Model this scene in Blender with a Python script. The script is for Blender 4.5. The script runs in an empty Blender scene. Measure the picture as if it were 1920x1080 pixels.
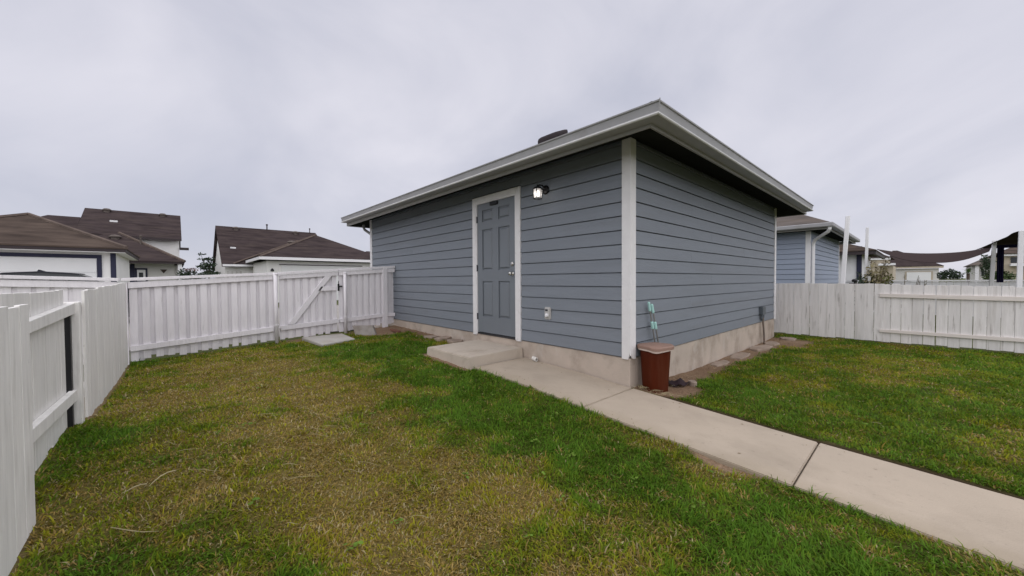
import bpy, bmesh, math, random
import numpy as np
from mathutils import Vector, Matrix
random.seed(7)
RNG = np.random.default_rng(7)
S = bpy.context.scene
COL = S.collection

# ------------------------------------------------------------------ camera
F_PX, YAW, PITCH, ROLL = 693.387, -0.833178, -0.0210807, -0.0058862
CAM = Vector((2.14029, -3.69809, 0.873558))
cd = bpy.data.cameras.new('camera')
cam = bpy.data.objects.new('camera', cd)
COL.objects.link(cam)
cd.sensor_width = 36.0
cd.lens = F_PX / 1920.0 * 36.0
cd.clip_start = 0.05
cd.clip_end = 2000.0
fw = Vector((math.sin(YAW) * math.cos(PITCH), math.cos(YAW) * math.cos(PITCH), math.sin(PITCH)))
r0 = Vector((math.cos(YAW), -math.sin(YAW), 0))
u0 = r0.cross(fw)
rr = math.cos(ROLL) * r0 + math.sin(ROLL) * u0
uu = -math.sin(ROLL) * r0 + math.cos(ROLL) * u0
cam.matrix_world = Matrix(((rr.x, uu.x, -fw.x, CAM.x), (rr.y, uu.y, -fw.y, CAM.y), (rr.z, uu.z, -fw.z, CAM.z), (0, 0, 0, 1)))
S.camera = cam

# ------------------------------------------------------------------ sky and sun
SUN_EL, SUN_AZ = math.radians(60), math.radians(122)      # azimuth clockwise from +Y
world = bpy.data.worlds.new('World')
S.world = world
world.use_nodes = True
wn, wl = world.node_tree.nodes, world.node_tree.links
wn.clear()
w_out = wn.new('ShaderNodeOutputWorld')
w_bg = wn.new('ShaderNodeBackground')
w_bg.inputs['Strength'].default_value = 0.1
w_sky = wn.new('ShaderNodeTexSky')
w_sky.sky_type = 'NISHITA'
w_sky.sun_disc = False
w_sky.sun_elevation = SUN_EL
w_sky.sun_rotation = SUN_AZ
w_tc = wn.new('ShaderNodeTexCoord')
w_map = wn.new('ShaderNodeMapping')
w_map.inputs['Scale'].default_value = (1.0, 1.0, 1.7)
w_map.inputs['Rotation'].default_value = (0.15, -0.1, 0.5)
w_n1 = wn.new('ShaderNodeTexNoise')
w_n1.inputs['Scale'].default_value = 1.7
w_n1.inputs['Detail'].default_value = 6.0
w_n1.inputs['Roughness'].default_value = 0.5
w_n1.inputs['Distortion'].default_value = 0.5
w_r1 = wn.new('ShaderNodeValToRGB')
w_r1.color_ramp.elements[0].position = 0.30
w_r1.color_ramp.elements[0].color = (3.45, 3.55, 4.22, 1)
w_r1.color_ramp.elements[1].position = 0.70
w_r1.color_ramp.elements[1].color = (5.40, 5.30, 5.78, 1)
w_mix = wn.new('ShaderNodeMixRGB')
w_mix.inputs['Fac'].default_value = 0.95                   # cloud cover
wl.new(w_tc.outputs['Generated'], w_map.inputs['Vector'])
wl.new(w_map.outputs['Vector'], w_n1.inputs['Vector'])
wl.new(w_n1.outputs['Fac'], w_r1.inputs['Fac'])
wl.new(w_sky.outputs['Color'], w_mix.inputs['Color1'])
wl.new(w_r1.outputs['Color'], w_mix.inputs['Color2'])
wl.new(w_mix.outputs['Color'], w_bg.inputs['Color'])
wl.new(w_bg.outputs['Background'], w_out.inputs['Surface'])

sd = bpy.data.lights.new('sun', 'SUN')
sd.energy = 1.5
sd.angle = math.radians(140)
sd.color = (1.0, 0.965, 0.92)
sun = bpy.data.objects.new('sun', sd)
COL.objects.link(sun)
sdir = Vector((math.sin(SUN_AZ) * math.cos(SUN_EL), math.cos(SUN_AZ) * math.cos(SUN_EL), math.sin(SUN_EL)))
sun.rotation_euler = sdir.to_track_quat('Z', 'Y').to_euler()
sun.location = (0, 0, 30)
S.view_settings.view_transform = 'Standard'
S.view_settings.look = 'None'
S.view_settings.exposure = 0.6
S.view_settings.gamma = 1.0
S.view_settings.use_curve_mapping = False
S.cycles.max_bounces = 6
S.cycles.diffuse_bounces = 4
S.cycles.use_denoising = True

# ------------------------------------------------------------------ materials
def mat(name, col, rough=0.7, var=0.0, vscale=6.0, dark=None, dscale=1.5, dthr=(0.5, 0.7), bump=0.0, bscale=60.0,
        stretch=(1, 1, 1), rnd=0.0, metal=0.0, spec=0.4, detail=5.0, dfac=1.0, dstretch=None, patch=None):
    """principled paint or stone: fine tone noise, dirt mask, grain bump, per-piece tone"""
    m = bpy.data.materials.new(name)
    m.use_nodes = True
    n, l = m.node_tree.nodes, m.node_tree.links
    b = n['Principled BSDF']
    b.inputs['Roughness'].default_value = rough
    b.inputs['Metallic'].default_value = metal
    b.inputs['Specular IOR Level'].default_value = spec
    tc = n.new('ShaderNodeTexCoord')
    mp = n.new('ShaderNodeMapping')
    mp.inputs['Scale'].default_value = stretch
    l.new(tc.outputs['Object'], mp.inputs['Vector'])
    rgb = n.new('ShaderNodeRGB')
    rgb.outputs[0].default_value = (*col, 1)
    cur = rgb.outputs[0]
    oi = n.new('ShaderNodeObjectInfo')
    if rnd > 0:
        off = n.new('ShaderNodeVectorMath')
        off.operation = 'ADD'
        mul = n.new('ShaderNodeMath')
        mul.operation = 'MULTIPLY'
        mul.inputs[1].default_value = 37.0
        l.new(oi.outputs['Random'], mul.inputs[0])
        l.new(mp.outputs['Vector'], off.inputs[0])
        l.new(mul.outputs[0], off.inputs[1])
        vec = off.outputs[0]
        mr = n.new('ShaderNodeMapRange')
        mr.inputs['To Min'].default_value = 1 - rnd
        mr.inputs['To Max'].default_value = 1 + rnd
        l.new(oi.outputs['Random'], mr.inputs['Value'])
        mx = n.new('ShaderNodeVectorMath')
        mx.operation = 'SCALE'
        l.new(cur, mx.inputs[0])
        l.new(mr.outputs[0], mx.inputs['Scale'])
        cur = mx.outputs[0]
    else:
        vec = mp.outputs['Vector']
    if var > 0:
        nz = n.new('ShaderNodeTexNoise')
        nz.inputs['Scale'].default_value = vscale
        nz.inputs['Detail'].default_value = detail
        nz.inputs['Roughness'].default_value = 0.6
        l.new(vec, nz.inputs['Vector'])
        mr = n.new('ShaderNodeMapRange')
        mr.inputs['From Min'].default_value = 0.25
        mr.inputs['From Max'].default_value = 0.75
        mr.inputs['To Min'].default_value = 1 - var
        mr.inputs['To Max'].default_value = 1 + var
        l.new(nz.outputs['Fac'], mr.inputs['Value'])
        mx = n.new('ShaderNodeVectorMath')
        mx.operation = 'SCALE'
        l.new(cur, mx.inputs[0])
        l.new(mr.outputs[0], mx.inputs['Scale'])
        cur = mx.outputs[0]
    for spec_ in [s for s in ((dark, dscale, dthr, dfac, dstretch), patch) if s and s[0]]:
        dk, ds, dt, df, dst = spec_
        nz = n.new('ShaderNodeTexNoise')
        nz.inputs['Scale'].default_value = ds
        nz.inputs['Detail'].default_value = 8.0
        nz.inputs['Roughness'].default_value = 0.62
        if dst:
            m2 = n.new('ShaderNodeMapping')
            m2.inputs['Scale'].default_value = dst
            l.new(vec, m2.inputs['Vector'])
            l.new(m2.outputs['Vector'], nz.inputs['Vector'])
        else:
            l.new(vec, nz.inputs['Vector'])
        mr = n.new('ShaderNodeMapRange')
        mr.inputs['From Min'].default_value = dt[0]
        mr.inputs['From Max'].default_value = dt[1]
        mr.inputs['To Max'].default_value = df
        l.new(nz.outputs['Fac'], mr.inputs['Value'])
        mx = n.new('ShaderNodeMixRGB')
        mx.inputs['Color2'].default_value = (*dk, 1)
        l.new(mr.outputs[0], mx.inputs['Fac'])
        l.new(cur, mx.inputs['Color1'])
        cur = mx.outputs[0]
    l.new(cur, b.inputs['Base Color'])
    if bump > 0:
        nz = n.new('ShaderNodeTexNoise')
        nz.inputs['Scale'].default_value = bscale
        nz.inputs['Detail'].default_value = 4.0
        l.new(vec, nz.inputs['Vector'])
        bp = n.new('ShaderNodeBump')
        bp.inputs['Strength'].default_value = bump
        bp.inputs['Distance'].default_value = 0.01
        l.new(nz.outputs['Fac'], bp.inputs['Height'])
        l.new(bp.outputs['Normal'], b.inputs['Normal'])
    return m

M = {}
M['siding'] = mat('siding_paint', (0.188, 0.209, 0.242), 0.62, 0.06, 5.0, bump=0.25, bscale=40, stretch=(0.25, 0.25, 3.0), rnd=0.025,
                  dark=(0.155, 0.163, 0.175), dscale=2.2, dthr=(0.52, 0.8), dfac=0.5)
M['trim'] = mat('white_trim_paint', (0.71, 0.70, 0.71), 0.55, 0.05, 8.0, dark=(0.42, 0.40, 0.37), dscale=9, dthr=(0.60, 0.80), dfac=0.6, bump=0.15, bscale=50)
M['door'] = mat('door_paint', (0.160, 0.178, 0.202), 0.45, 0.03, 3.0)
M['soffit'] = mat('shade_dark_soffit', (0.020, 0.021, 0.018), 0.9, 0.15, 3.0, spec=0.0)  # near black: the shade under the eaves is put into the colour
M['gutter'] = mat('gutter_metal_paint', (0.315, 0.315, 0.325), 0.45, 0.08, 4.0, dark=(0.22, 0.21, 0.19), dscale=5, dthr=(0.55, 0.85), dfac=0.6, spec=0.2)
M['gutter_lip'] = mat('gutter_lip_highlight', (0.60, 0.60, 0.60), 0.4, 0.06, 4.0)  # paler than the gutter: the bright highlight along the lip is painted in
M['fascia'] = mat('fascia_paint', (0.29, 0.285, 0.275), 0.6, 0.08, 4.0, dark=(0.2, 0.18, 0.15), dscale=4, dthr=(0.55, 0.85), dfac=0.6)
M['foundation'] = mat('foundation_concrete', (0.47, 0.40, 0.34), 0.9, 0.12, 3.0, dark=(0.25, 0.20, 0.16), dscale=2.6, dthr=(0.48, 0.72), dfac=0.75, bump=0.35, bscale=45,
                      patch=((0.52, 0.48, 0.44), 5.0, (0.55, 0.7), 0.6, (1, 1, 0.5)))
M['concrete'] = mat('path_concrete', (0.440, 0.370, 0.295), 0.9, 0.07, 2.2, dark=(0.335, 0.28, 0.22), dscale=1.6, dthr=(0.47, 0.70), dfac=0.8, bump=0.3, bscale=120,
                    patch=((0.27, 0.23, 0.19), 28.0, (0.61, 0.72), 0.5, None))
def edge_dirt(m, lo, hi, col, fac):
    n, l = m.node_tree.nodes, m.node_tree.links
    b = n['Principled BSDF']
    src = b.inputs['Base Color'].links[0].from_socket
    tc = n.new('ShaderNodeTexCoord')
    sp = n.new('ShaderNodeSeparateXYZ')
    l.new(tc.outputs['Object'], sp.inputs[0])
    nz = n.new('ShaderNodeTexNoise')
    nz.inputs['Scale'].default_value = 3.5
    nz.inputs['Detail'].default_value = 6
    l.new(tc.outputs['Object'], nz.inputs['Vector'])
    ad = n.new('ShaderNodeMath')
    ad.operation = 'MULTIPLY_ADD'
    ad.inputs[1].default_value = 0.35
    l.new(nz.outputs['Fac'], ad.inputs[0])
    l.new(sp.outputs['Y'], ad.inputs[2])
    mr = n.new('ShaderNodeMapRange')
    mr.inputs['From Min'].default_value = hi
    mr.inputs['From Max'].default_value = lo
    mr.inputs['To Max'].default_value = fac
    l.new(ad.outputs[0], mr.inputs['Value'])
    mx = n.new('ShaderNodeMixRGB')
    mx.inputs['Color2'].default_value = (*col, 1)
    l.new(mr.outputs[0], mx.inputs['Fac'])
    l.new(src, mx.inputs['Color1'])
    l.new(mx.outputs[0], b.inputs['Base Color'])
edge_dirt(M['concrete'], -0.78, -0.55, (0.30, 0.245, 0.165), 0.5)
M['step'] = mat('step_concrete', (0.50, 0.435, 0.365), 0.9, 0.08, 3.0, dark=(0.29, 0.235, 0.175), dscale=2.4, dthr=(0.5, 0.72), dfac=0.75, bump=0.3, bscale=100)
M['stone'] = mat('flat_stone', (0.30, 0.235, 0.19), 0.95, 0.2, 7.0, dark=(0.2, 0.15, 0.11), dscale=6, dthr=(0.5, 0.7), dfac=0.7, bump=0.5, bscale=40, rnd=0.12)
M['block'] = mat('cinder_block', (0.30, 0.275, 0.255), 0.95, 0.15, 14.0, bump=0.6, bscale=90, dark=(0.17, 0.13, 0.10), dscale=5, dthr=(0.5, 0.7), dfac=0.6)
M['fence'] = mat('white_fence_paint', (0.75, 0.725, 0.755), 0.75, 0.07, 4.0, stretch=(6, 6, 0.7), rnd=0.05, bump=0.5, bscale=9,
                 dark=(0.30, 0.285, 0.28), dscale=3.2, dthr=(0.64, 0.82), dfac=0.7,
                 patch=((0.25, 0.24, 0.24), 5.0, (0.74, 0.80), 0.6, (0.4, 0.4, 6.0)))
M['fence_warm'] = mat('grimy_white_fence_paint', (0.78, 0.765, 0.745), 0.75, 0.11, 4.0, stretch=(6, 6, 0.7), rnd=0.035, bump=0.4, bscale=9,
                 dark=(0.42, 0.405, 0.375), dscale=2.2, dthr=(0.56, 0.80), dfac=0.7,
                 patch=((0.27, 0.26, 0.25), 7.0, (0.67, 0.76), 0.45, (0.5, 0.5, 3.0)))
M['fence_worn'] = mat('worn_white_fence_paint', (0.72, 0.695, 0.69), 0.78, 0.08, 4.0, stretch=(7, 7, 0.6), rnd=0.06, bump=0.5, bscale=9,
                 dark=(0.18, 0.15, 0.135), dscale=2.4, dthr=(0.60, 0.71), dfac=0.65,
                 patch=((0.44, 0.41, 0.38), 1.6, (0.50, 0.75), 0.7, None))
M['rail_worn'] = mat('worn_rail_paint', (0.70, 0.645, 0.61), 0.78, 0.08, 3.0, stretch=(0.7, 6, 6), dark=(0.36, 0.30, 0.26), dscale=3.0, dthr=(0.58, 0.8), dfac=0.6)
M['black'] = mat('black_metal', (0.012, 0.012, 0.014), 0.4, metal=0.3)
M['steel'] = mat('satin_nickel', (0.55, 0.54, 0.52), 0.28, metal=1.0)
M['hinge'] = mat('hinge_metal', (0.07, 0.07, 0.08), 0.4, metal=0.7)
M['plastic_grey'] = mat('grey_plastic', (0.45, 0.44, 0.43), 0.5)
M['plastic_white'] = mat('white_plastic', (0.75, 0.74, 0.71), 0.45, dark=(0.4, 0.36, 0.3), dscale=12, dthr=(0.5, 0.8), dfac=0.5)
M['box_grey'] = mat('junction_box_paint', (0.085, 0.10, 0.115), 0.5)
M['conduit'] = mat('conduit_metal', (0.17, 0.14, 0.12), 0.55, dark=(0.15, 0.08, 0.05), dscale=10, dthr=(0.45, 0.7), dfac=0.6)
M['bin'] = mat('brown_bin_plastic', (0.070, 0.0125, 0.0042), 0.45, 0.10, 5.0, stretch=(4, 4, 0.5), dark=(0.12, 0.05, 0.03), dscale=3, dthr=(0.52, 0.75), dfac=0.3, spec=0.1)
M['lid'] = mat('faded_tan_lid', (0.265, 0.17, 0.135), 0.6, 0.10, 6.0, dark=(0.18, 0.11, 0.09), dscale=9, dthr=(0.55, 0.75), dfac=0.5)
M['lid_rim'] = mat('pale_lid_rim', (0.66, 0.56, 0.51), 0.55, dark=(0.4, 0.25, 0.2), dscale=7, dthr=(0.5, 0.75), dfac=0.5)
M['aqua'] = mat('aqua_grip', (0.36, 0.60, 0.57), 0.5)
M['pole'] = mat('grey_pole', (0.30, 0.30, 0.30), 0.35, metal=0.6)
M['rust'] = mat('rusty_brown_scrap', (0.16, 0.07, 0.045), 0.85, 0.3, 8.0)
M['shingle_brown'] = mat('brown_shingles', (0.046, 0.035, 0.036), 0.95, 0.45, 1.6, stretch=(0.5, 0.5, 4.0), dark=(0.080, 0.062, 0.056), dscale=2.0, dthr=(0.45, 0.7), dfac=0.7, bump=0.5, bscale=8, spec=0.05)
M['shingle_warm'] = mat('weathered_shingles', (0.070, 0.053, 0.045), 0.95, 0.45, 1.6, stretch=(0.5, 0.5, 4.0), dark=(0.108, 0.082, 0.066), dscale=1.6, dthr=(0.45, 0.7), dfac=0.7, bump=0.5, bscale=8, spec=0.05)
M['shingle_grey'] = mat('grey_shingles', (0.11, 0.095, 0.088), 0.95, 0.4, 1.6, stretch=(0.5, 0.5, 4.0), dark=(0.15, 0.12, 0.09), dscale=2.0, dthr=(0.45, 0.7), dfac=0.6, bump=0.5, bscale=8, spec=0.05)
M['cream'] = mat('white_house_paint', (0.84, 0.835, 0.825), 0.7, 0.05, 2.0)
M['ridge_cap'] = mat('sun_bleached_ridge_shingles', (0.125, 0.098, 0.085), 0.95, 0.3, 3.0, spec=0.05)
M['vent'] = mat('weathered_vent_metal', (0.13, 0.11, 0.10), 0.8, 0.2, 5.0, spec=0.1)
M['cream_dim'] = mat('pale_grey_house_paint', (0.64, 0.63, 0.61), 0.7, 0.05, 2.0)
M['beige'] = mat('beige_house_paint', (0.47, 0.41, 0.32), 0.8, 0.1, 1.5)
M['gdoor'] = mat('white_garage_door', (0.78, 0.79, 0.80), 0.5, 0.03, 2.0)
M['navy'] = mat('navy_trim_paint', (0.020, 0.022, 0.055), 0.6)
M['dark_fascia'] = mat('dark_fascia_paint', (0.035, 0.025, 0.028), 0.6)
M['blue_siding'] = mat('pale_blue_siding_paint', (0.285, 0.33, 0.42), 0.65, 0.05, 4.0, stretch=(0.3, 0.3, 3), rnd=0.03)
M['white_clean'] = mat('clean_white_paint', (0.76, 0.76, 0.78), 0.5, 0.04, 4.0)
M['sail'] = mat('brown_shade_cloth', (0.056, 0.043, 0.043), 0.95, 0.15, 20.0, spec=0.0)
M['curtain'] = mat('dark_blue_cloth', (0.018, 0.016, 0.045), 0.95, 0.2, 6.0, spec=0.0)
M['car'] = mat('dark_car_paint', (0.008, 0.008, 0.014), 0.55, spec=0.03)
M['glass'] = mat('dark_window_glass', (0.03, 0.035, 0.04), 0.12, spec=0.4)
M['tyre'] = mat('tyre_rubber', (0.02, 0.02, 0.02), 0.8)
M['bark'] = mat('bark', (0.09, 0.065, 0.05), 0.9, 0.3, 10)
M['leaf_dark'] = mat('dark_leaves', (0.022, 0.042, 0.018), 0.6, 0.4, 3.0)
M['leaf'] = mat('green_leaves', (0.05, 0.085, 0.022), 0.6, 0.4, 3.0)
M['leaf_yellow'] = mat('yellow_green_leaves', (0.16, 0.17, 0.05), 0.6, 0.4, 3.0)
M['leaf_red'] = mat('reddish_leaves', (0.11, 0.045, 0.03), 0.6, 0.3, 3.0)
M['twig'] = mat('dry_twigs', (0.17, 0.13, 0.09), 0.9, 0.3, 10)
M['leaf_dry'] = mat('dry_leaves', (0.30, 0.26, 0.14), 0.7, 0.4, 3.0)
M['alley'] = mat('alley_concrete', (0.32, 0.30, 0.28), 0.95, 0.12, 0.8, bump=0.2, bscale=30)

def mat_attr(name, rough=0.75, trans=0.0):
    m = bpy.data.materials.new(name)
    m.use_nodes = True
    n, l = m.node_tree.nodes, m.node_tree.links
    b = n['Principled BSDF']
    b.inputs['Roughness'].default_value = rough
    b.inputs['Specular IOR Level'].default_value = 0.1
    a = n.new('ShaderNodeAttribute')
    a.attribute_name = 'tint'
    l.new(a.outputs['Color'], b.inputs['Base Color'])
    if trans > 0:
        t = n.new('ShaderNodeBsdfTranslucent')
        l.new(a.outputs['Color'], t.inputs['Color'])
        mx = n.new('ShaderNodeMixShader')
        mx.inputs['Fac'].default_value = trans
        l.new(b.outputs[0], mx.inputs[1])
        l.new(t.outputs[0], mx.inputs[2])
        l.new(mx.outputs[0], n['Material Output'].inputs['Surface'])
    return m
M['grass'] = mat_attr('grass_blades', 0.6, 0.35)
def mat_ground():
    m = mat_attr('soil_and_thatch', 0.95)
    n, l = m.node_tree.nodes, m.node_tree.links
    b = n['Principled BSDF']
    a = [x for x in n if x.type == 'ATTRIBUTE'][0]
    tc = n.new('ShaderNodeTexCoord')
    nz = n.new('ShaderNodeTexNoise')
    nz.inputs['Scale'].default_value = 45
    nz.inputs['Detail'].default_value = 7
    nz.inputs['Roughness'].default_value = 0.7
    l.new(tc.outputs['Object'], nz.inputs['Vector'])
    mr = n.new('ShaderNodeMapRange')
    mr.inputs['From Min'].default_value = 0.3
    mr.inputs['From Max'].default_value = 0.7
    mr.inputs['To Min'].default_value = 0.6
    mr.inputs['To Max'].default_value = 1.4
    l.new(nz.outputs['Fac'], mr.inputs['Value'])
    mx = n.new('ShaderNodeVectorMath')
    mx.operation = 'SCALE'
    l.new(a.outputs['Color'], mx.inputs[0])
    l.new(mr.outputs[0], mx.inputs['Scale'])
    l.new(mx.outputs[0], b.inputs['Base Color'])
    bp = n.new('ShaderNodeBump')
    bp.inputs['Strength'].default_value = 0.8
    bp.inputs['Distance'].default_value = 0.015
    l.new(nz.outputs['Fac'], bp.inputs['Height'])
    l.new(bp.outputs['Normal'], b.inputs['Normal'])
    return m
M['ground'] = mat_ground()
def mat_emit(name, col, s):
    m = bpy.data.materials.new(name)
    m.use_nodes = True
    n, l = m.node_tree.nodes, m.node_tree.links
    e = n.new('ShaderNodeEmission')
    e.inputs['Color'].default_value = (*col, 1)
    e.inputs['Strength'].default_value = s
    l.new(e.outputs[0], n['Material Output'].inputs['Surface'])
    return m
M['bulb'] = mat_emit('lit_bulb', (1.0, 0.92, 0.80), 6.0)
def mat_glass():
    m = bpy.data.materials.new('seeded_lamp_glass')
    m.use_nodes = True
    n, l = m.node_tree.nodes, m.node_tree.links
    tr = n.new('ShaderNodeBsdfTransparent')
    tl = n.new('ShaderNodeBsdfTranslucent')
    tl.inputs['Color'].default_value = (0.9, 0.9, 0.95, 1)
    gl = n.new('ShaderNodeBsdfGlossy')
    gl.inputs['Roughness'].default_value = 0.15
    m1 = n.new('ShaderNodeMixShader')
    m1.inputs['Fac'].default_value = 0.5
    m2 = n.new('ShaderNodeMixShader')
    m2.inputs['Fac'].default_value = 0.12
    l.new(tr.outputs[0], m1.inputs[1])
    l.new(tl.outputs[0], m1.inputs[2])
    l.new(m1.outputs[0], m2.inputs[1])
    l.new(gl.outputs[0], m2.inputs[2])
    l.new(m2.outputs[0], n['Material Output'].inputs['Surface'])
    return m
M['lamp_glass'] = mat_glass()

# ------------------------------------------------------------------ mesh helpers
class MB:
    """collects verts and faces in world coordinates; build() links them as ONE mesh object"""
    def __init__(s):
        s.v, s.f = [], []
    def raw(s, vs, fs):
        o = len(s.v)
        s.v += [tuple(p) for p in vs]
        s.f += [tuple(i + o for i in f) for f in fs]
        return s
    def box(s, x0, x1, y0, y1, z0, z1):
        return s.raw([(x0, y0, z0), (x1, y0, z0), (x1, y1, z0), (x0, y1, z0), (x0, y0, z1), (x1, y0, z1), (x1, y1, z1), (x0, y1, z1)],
                     [(0, 3, 2, 1), (4, 5, 6, 7), (0, 1, 5, 4), (1, 2, 6, 5), (2, 3, 7, 6), (3, 0, 4, 7)])
    def hexa(s, bottom, top):
        return s.raw(list(bottom) + list(top), [(0, 3, 2, 1), (4, 5, 6, 7), (0, 1, 5, 4), (1, 2, 6, 5), (2, 3, 7, 6), (3, 0, 4, 7)])
    def prism(s, poly, d):
        """poly: list of 3D points (planar), extruded by vector d"""
        n = len(poly)
        d = Vector(d)
        a = [Vector(p) for p in poly]
        b = [p + d for p in a]
        fs = [tuple(range(n - 1, -1, -1)), tuple(range(n, 2 * n))]
        fs += [(i, (i + 1) % n, n + (i + 1) % n, n + i) for i in range(n)]
        return s.raw(a + b, fs)
    def beam(s, p0, p1, t, h, nrm):
        """beam along p0->p1 (top-front edge line), thickness t along -nrm, height h down"""
        p0, p1, nrm = Vector(p0), Vector(p1), Vector(nrm)
        k = nrm * -t
        dn = Vector((0, 0, -h))
        return s.hexa([p0 + dn, p1 + dn, p1 + dn + k, p0 + dn + k], [p0, p1, p1 + k, p0 + k])
    def tube(s, pts, r, n=8, cap=True):
        pts = [Vector(p) for p in pts]
        rs = r if isinstance(r, (list, tuple)) else [r] * len(pts)
        o = len(s.v)
        for i, p in enumerate(pts):
            t = (pts[min(i + 1, len(pts) - 1)] - pts[max(i - 1, 0)]).normalized()
            a = t.orthogonal().normalized() if abs(t.z) < 0.9 else Vector((1, 0, 0))
            a = (a - t * a.dot(t)).normalized()
            if abs(t.z) < 0.9:
                a = t.cross(Vector((0, 0, 1))).normalized()
            b = t.cross(a)
            for k in range(n):
                an = 2 * math.pi * k / n
                s.v.append(tuple(p + (a * math.cos(an) + b * math.sin(an)) * rs[i]))
        for i in range(len(pts) - 1):
            for k in range(n):
                s.f.append((o + i * n + k, o + i * n + (k + 1) % n, o + (i + 1) * n + (k + 1) % n, o + (i + 1) * n + k))
        if cap:
            s.f.append(tuple(o + k for k in range(n - 1, -1, -1)))
            s.f.append(tuple(o + (len(pts) - 1) * n + k for k in range(n)))
        return s
    def lathe(s, c, prof, n=16, axis='z'):
        """prof: list of (radius, height) from c"""
        o = len(s.v)
        for r, h in prof:
            for k in range(n):
                an = 2 * math.pi * k / n
                if axis == 'z':
                    s.v.append((c[0] + r * math.cos(an), c[1] + r * math.sin(an), c[2] + h))
                elif axis == 'y':
                    s.v.append((c[0] + r * math.cos(an), c[1] + h, c[2] + r * math.sin(an)))
                else:
                    s.v.append((c[0] + h, c[1] + r * math.cos(an), c[2] + r * math.sin(an)))
        for i in range(len(prof) - 1):
            for k in range(n):
                s.f.append((o + i * n + k, o + i * n + (k + 1) % n, o + (i + 1) * n + (k + 1) % n, o + (i + 1) * n + k))
        s.f.append(tuple(o + k for k in range(n - 1, -1, -1)))
        s.f.append(tuple(o + (len(prof) - 1) * n + k for k in range(n)))
        return s
    def build(s, name, m, parent=None, bevel=0.0, smooth=False, seg=1, **props):
        off = Vector((0, 0, 0))
        p = parent
        while p is not None:
            off += p.location
            p = p.parent
        me = bpy.data.meshes.new(name)
        me.from_pydata([tuple(Vector(v) - off) for v in s.v], [], s.f)
        bm = bmesh.new()
        bm.from_mesh(me)
        bmesh.ops.recalc_face_normals(bm, faces=bm.faces)
        if bevel > 0:
            ed = [e for e in bm.edges if len(e.link_faces) == 2 and e.calc_face_angle(0) > 0.5]
            bmesh.ops.bevel(bm, geom=ed, offset=bevel, segments=seg, affect='EDGES', clamp_overlap=True)
        if smooth:
            for f in bm.faces:
                f.smooth = True
        bm.to_mesh(me)
        bm.free()
        me.materials.append(m)
        o = bpy.data.objects.new(name, me)
        COL.objects.link(o)
        if parent is not None:
            o.parent = parent
        for k, v in props.items():
            o[k] = v
        return o

def thing(name, label, cat, loc=(0, 0, 0), group=None):
    o = bpy.data.objects.new(name, None)
    o.empty_display_size = 0.2
    COL.objects.link(o)
    o.location = loc
    o['label'] = label
    o['category'] = cat
    if group:
        o['group'] = group
    return o
def tag(o, label, cat, group=None):
    o['label'] = label
    o['category'] = cat
    if group:
        o['group'] = group
    return o
def jit(a):
    return random.uniform(-a, a)

# ------------------------------------------------------------------ numeric noise for lawn layout
_perm = RNG.permutation(4096)
_val = RNG.random(4096)
def vnoise(x, y):
    xi, yi = np.floor(x).astype(int), np.floor(y).astype(int)
    fx, fy = x - xi, y - yi
    fx, fy = fx * fx * (3 - 2 * fx), fy * fy * (3 - 2 * fy)
    def h(a, b):
        return _val[_perm[(_perm[a & 4095] + b) & 4095]]
    return (h(xi, yi) * (1 - fx) + h(xi + 1, yi) * fx) * (1 - fy) + (h(xi, yi + 1) * (1 - fx) + h(xi + 1, yi + 1) * fx) * fy
def fbm(x, y, o=4):
    r, a, t = 0, 1, 0
    for i in range(o):
        r = r + a * vnoise(x * 2 ** i + 17.3 * i, y * 2 ** i + 9.1 * i)
        t += a
        a *= 0.55
    return r / t

# ------------------------------------------------------------------ terrain height
PX = [-40, -7, -5.85, -3.0, -1.73, -0.6, 0.0, 0.5, 1.0, 1.6, 2.1, 2.5, 4.0, 8.0, 40]
PZ = [-0.30, -0.20, -0.125, -0.18, -0.243, -0.283, -0.326, -0.350, -0.378, -0.411, -0.428, -0.447, -0.48, -0.5, -0.4]
FX = [-40, -7, -5.85, -4.6, -3.2, -2.4, -1.6, -0.8, 0.0, 2.0, 5.0, 40]
FZ = [-0.30, -0.34, -0.352, -0.335, -0.285, -0.230, -0.225, -0.275, -0.36, -0.455, -0.5, -0.4]
def ground_z(x, y):
    x, y = np.asarray(x, float), np.asarray(y, float)
    a = np.interp(x, PX, PZ)
    b = np.interp(x, FX, FZ)
    y0 = np.where(x < -1.7, 0.0, -0.9)
    t = np.clip((y0 - y) / (4.23 + y0), 0, 1)
    z = a * (1 - t) + b * t
    # right lawn: follows the base of the wall, then the back fence
    r = np.interp(y, [-0.1, 0.3, 1.2, 5.2, 6.0, 6.4, 9, 30], [-0.36, -0.372, -0.392, -0.415, -0.39, -0.355, -0.33, -0.3])
    w = np.clip((y + 0.0) / 0.5, 0, 1)
    slope = np.interp(x, [0, 1.2, 3, 6], [0.0, -0.01, -0.02, -0.05]) * np.clip((5.5 - y) / 4, 0, 1)
    edge = np.interp(x, PX, PZ) + 0.016
    z2 = edge * np.clip(1 - (y - 0.0) / 1.6, 0, 1) + (r + slope) * np.clip((y - 0.0) / 1.6, 0, 1)
    z = np.where((x > -0.2) & (y > -0.02), z2, z)
    # beyond the fences the land is level
    out = np.clip((-x - 6.0) / 0.6, 0, 1)
    z = z * (1 - out) - 0.30 * out
    far = np.clip((np.hypot(x, y) - 14) / 10, 0, 1)
    return z * (1 - far) - 0.31 * far

def gz(x, y):
    return float(ground_z(x, y))

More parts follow.
